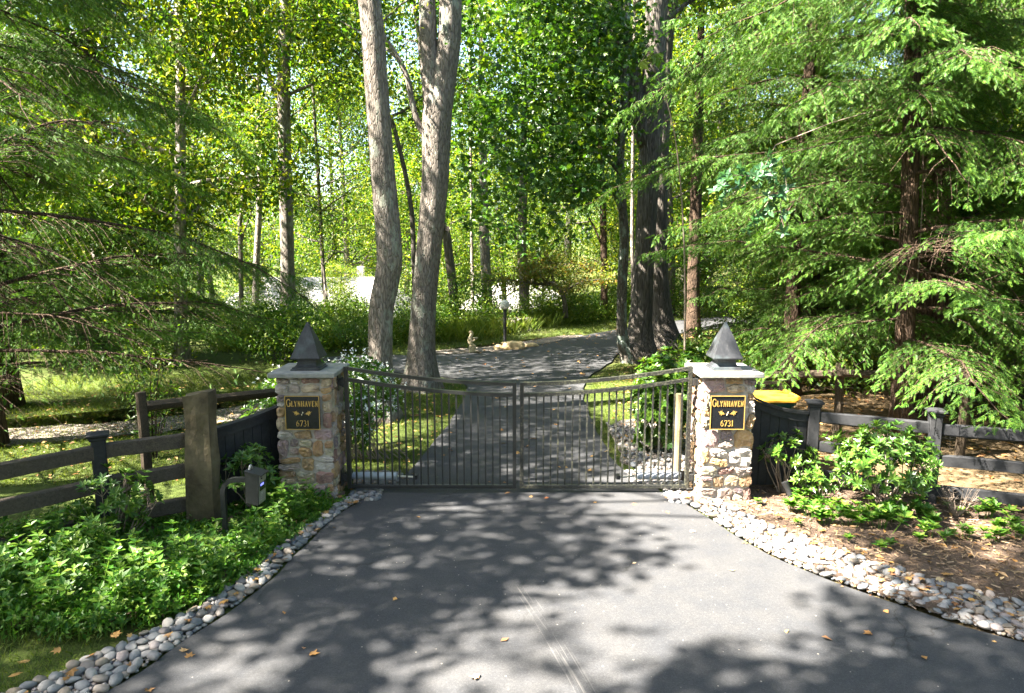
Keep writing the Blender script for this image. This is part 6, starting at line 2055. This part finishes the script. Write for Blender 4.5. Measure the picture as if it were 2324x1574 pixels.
def undergrowth():
    def mk(seed, h, r, n, leaf, size):
        rng = np.random.default_rng(seed)
        root = empty('woodland_shrub', (0, 0, 0), None, 'shrub')
        b = MB(); tips = []
        for i in range(12):
            a = rng.uniform(0, 6.28)
            limb(b, (.1 * cos(a), .1 * sin(a), -.05), (cos(a) * .55, sin(a) * .55, 1), h * rng.uniform(.6, .95), .018, rng, 0, tips, up=.02, kink=.2, seg=5)
        for i in range(n):
            d = rvec(1, .35, rng)[0]; q = rng.uniform(.55, 1) ; l = 1 + .3 * noise.noise(Vector(d * 2) + Vector((seed, 0, 0)))
            tips.append(np.array([d[0] * r * q * l, d[1] * r * q * l, abs(d[2]) * h * q * l * .9 + .08]))
        b.build('stems', M['bark_oak'], root)
        c = MB(); c.inst(*T_OVAL, *crown_leaves(tips, rng, 16, .17, size, T_OVAL, .8, 1.0)); c.build('foliage', M[leaf], root)
        return root
    protos = [mk(331, 1.5, 1.0, 110, 'under_leaf', .10), mk(333, 2.3, 1.3, 150, 'under_leaf', .12), mk(335, 1.1, 1.2, 100, 'under_leaf', .09)]
    labs = ['rounded leafy shrub in the undergrowth along the wood edge', 'tall leafy shrub in the undergrowth along the wood edge', 'low spreading shrub in the undergrowth along the wood edge']
    rng = np.random.default_rng(337)
    S = [(0, -4.0, 24.0), (0, -6.0, 24.5), (2, -5.2, 22.6), (0, -7.6, 23.2), (2, -8.8, 25.2), (2, -9.6, 23), (0, -11, 24), (0, -12.6, 22.4), (2, -14, 24), (0, -10.4, 26.6), (1, -15.6, 22), (0, -17.5, 24.5), (2, -3.2, 22.6), (0, -2.9, 26), (1, -1.6, 27.2),
         (2, -.6, 26.2), (0, .9, 28.6), (1, 2.2, 29.8), (0, 3.6, 31), (2, 2.9, 28.8), (1, 5.0, 32.6), (0, 6.2, 33.8), (2, 4.6, 30.8), (1, -3.8, 28.5), (2, -6.6, 28), (2, -8.6, 29.5), (2, -12.5, 28), (1, 8.4, 31.5), (0, 10.6, 30), (2, 7.8, 20.5), (0, 9, 18.8), (2, 11, 21.5), (1, 13.4, 18.6), (2, 5.6, 18.6), (0, 6.8, 15.0), (2, 9.6, 15.4), (2, 11.8, 14.2), (0, 15.6, 16), (2, 4.9, 16.0), (2, -9.8, 17.5), (0, -6.4, 18.8), (2, -4.7, 20.6), (2, -12, 19.5), (1, -15, 18.5)]
    used = [False] * 3
    for k, x, y in S:
        o = protos[k] if not used[k] else copy_tree(protos[k])
        used[k] = True
        s = rng.uniform(.8, 1.2)
        o.location = (x, y, float(terrain(x, y))); o.rotation_euler = (0, 0, rng.uniform(0, 6.28)); o.scale = (s, s, s)
        right = x > 4.4 and y < 23
        o['label'] = labs[k].replace('along the wood edge', 'of the hemlock wood') if right else labs[k]
        o['group'] = ('shrubs under the hemlocks' if right else 'shrubs along the wood edge') + (', rounded', ', tall', ', low')[k]
undergrowth()

# ------------------------------------------------------------------ tall trees beside the camera whose crowns shade the drive
DAPPLE = [  # half shade: small flecks of sun
    [(590, 1230), (760, 1180), (1010, 1130), (1400, 1120), (1420, 1200), (1200, 1230), (900, 1320), (640, 1330)],
    [(400, 1590), (560, 1450), (760, 1400), (830, 1420), (640, 1590)],
    [(-100, 1000), (480, 1000), (640, 1150), (760, 1180), (560, 1400), (-100, 1500)],
    [(1880, 1290), (2324, 1330), (2400, 1160), (1800, 1090), (1700, 1150)],
]
def shade_trees():
    rng = np.random.default_rng(401)
    gx, gy = np.meshgrid(np.arange(-6.5, 9.5, .36), np.arange(1.2, 14.0, .36))
    G = np.stack([gx.ravel(), gy.ravel(), 0 * gx.ravel()], -1)
    G[:, :2] += rng.uniform(-.22, .22, (len(G), 2))
    gap = np.array([noise.noise(Vector((a * .7, b * 1.1, 4.4))) for a, b in G[:, :2]])
    X, Y = proj(G)
    sunny = np.zeros(len(G), bool); dap = np.zeros(len(G), bool)
    sunny = np.zeros(len(G), bool)
    for ox, oy in ((0, 0), (.13, 0), (-.13, 0), (0, .13), (0, -.13)): sunny |= on_sunny(G[:, 0] + ox, G[:, 1] + oy)
    for poly in DAPPLE: dap |= inpoly(X, Y, poly)
    dens = np.where(G[:, 1] < 8.1, np.where(dap, .52 * (gap > -.22), .98), .5 * (gap > -.2) * (G[:, 0] > -2.4) * (G[:, 0] < 2.4))
    dens = np.where((G[:, 0] > 2.5) & (G[:, 1] > 7.0), .12, dens)
    dens = np.where(sunny, .16, dens)
    G = G[rng.random(len(G)) < dens]
    fx, fy = np.meshgrid(np.arange(-3.5, 6.0, .5), np.arange(14.0, 25.0, .5))
    F = np.stack([fx.ravel(), fy.ravel(), 0 * fx.ravel()], -1); F[:, :2] += rng.uniform(-.3, .3, (len(F), 2))
    fg = np.array([noise.noise(Vector((a * .5, b * .5, 9.1))) for a, b in F[:, :2]])
    G = np.concatenate([G, F[(rng.random(len(F)) < .72) & (fg > -.12) & ~on_sunny(F[:, 0], F[:, 1])]])
    # the shaded pillar stands in full shade
    n = 90
    T = np.stack([rng.uniform(-3.0, -1.9, n), rng.uniform(7.75, 8.5, n), rng.uniform(.2, 2.2, n)], -1)
    G = np.concatenate([G, T])
    H = rng.uniform(9.5, 15, len(G))
    P = G + SUN[None] * ((H - G[:, 2]) / SUN[2])[:, None]
    P = P[~(lit(P) & (rng.random(len(P)) < .78))]
    stems = np.array([(-8.5, -2.5), (-9.2, 5.6), (-12.5, 4.0), (-6.0, -1.5), (-12.0, 10.5), (-14.0, 18.0)])
    who = np.argmin(np.linalg.norm(P[:, None, :2] - stems[None], axis=2) + rng.normal(0, .4, (len(P), 6)), axis=1)
    labs = ['tall tree beside the camera shading the near drive', 'tall tree by the roadside fence shading the gate', 'tall tree standing back from the roadside fence', 'tall tree at the roadside behind the camera', 'tall tree among the hemlocks on the lawn', 'tall tree over the far bend of the drive']
    for k in range(6):
        Q = P[who == k]
        if len(Q) == 0: continue
        root = empty('shade_tree', (*stems[k], 0), labs[k], 'tree', 'tall trees along the roadside')
        t = MB()
        z = np.linspace(-.2, 14.5, 20)
        ax = np.stack([stems[k][0] + .2 * np.sin(z * .4), stems[k][1] + .2 * np.cos(z * .5 + k) - .2, z], -1)
        t.tube(ax, flare(z, .24 * (1 - z / 17), .5), 14)
        for q in Q[::5]:
            j = np.argmin(abs(z - (q[2] - 2.2)))
            t.tube(spline([ax[j], ax[j] * .5 + q * .5 + (0, 0, .3), q], 6), np.linspace(.05, .012, 6), 5, caps=False)
        t.build('trunk', M['bark_oak'], root, smooth=True)
        c = MB(); c.inst(*T_PALM, *crown_leaves(Q, rng, 62, .25, .15, T_PALM, .8, .9))
        c.build('crown', M['shade_leaf'], root)
shade_trees()
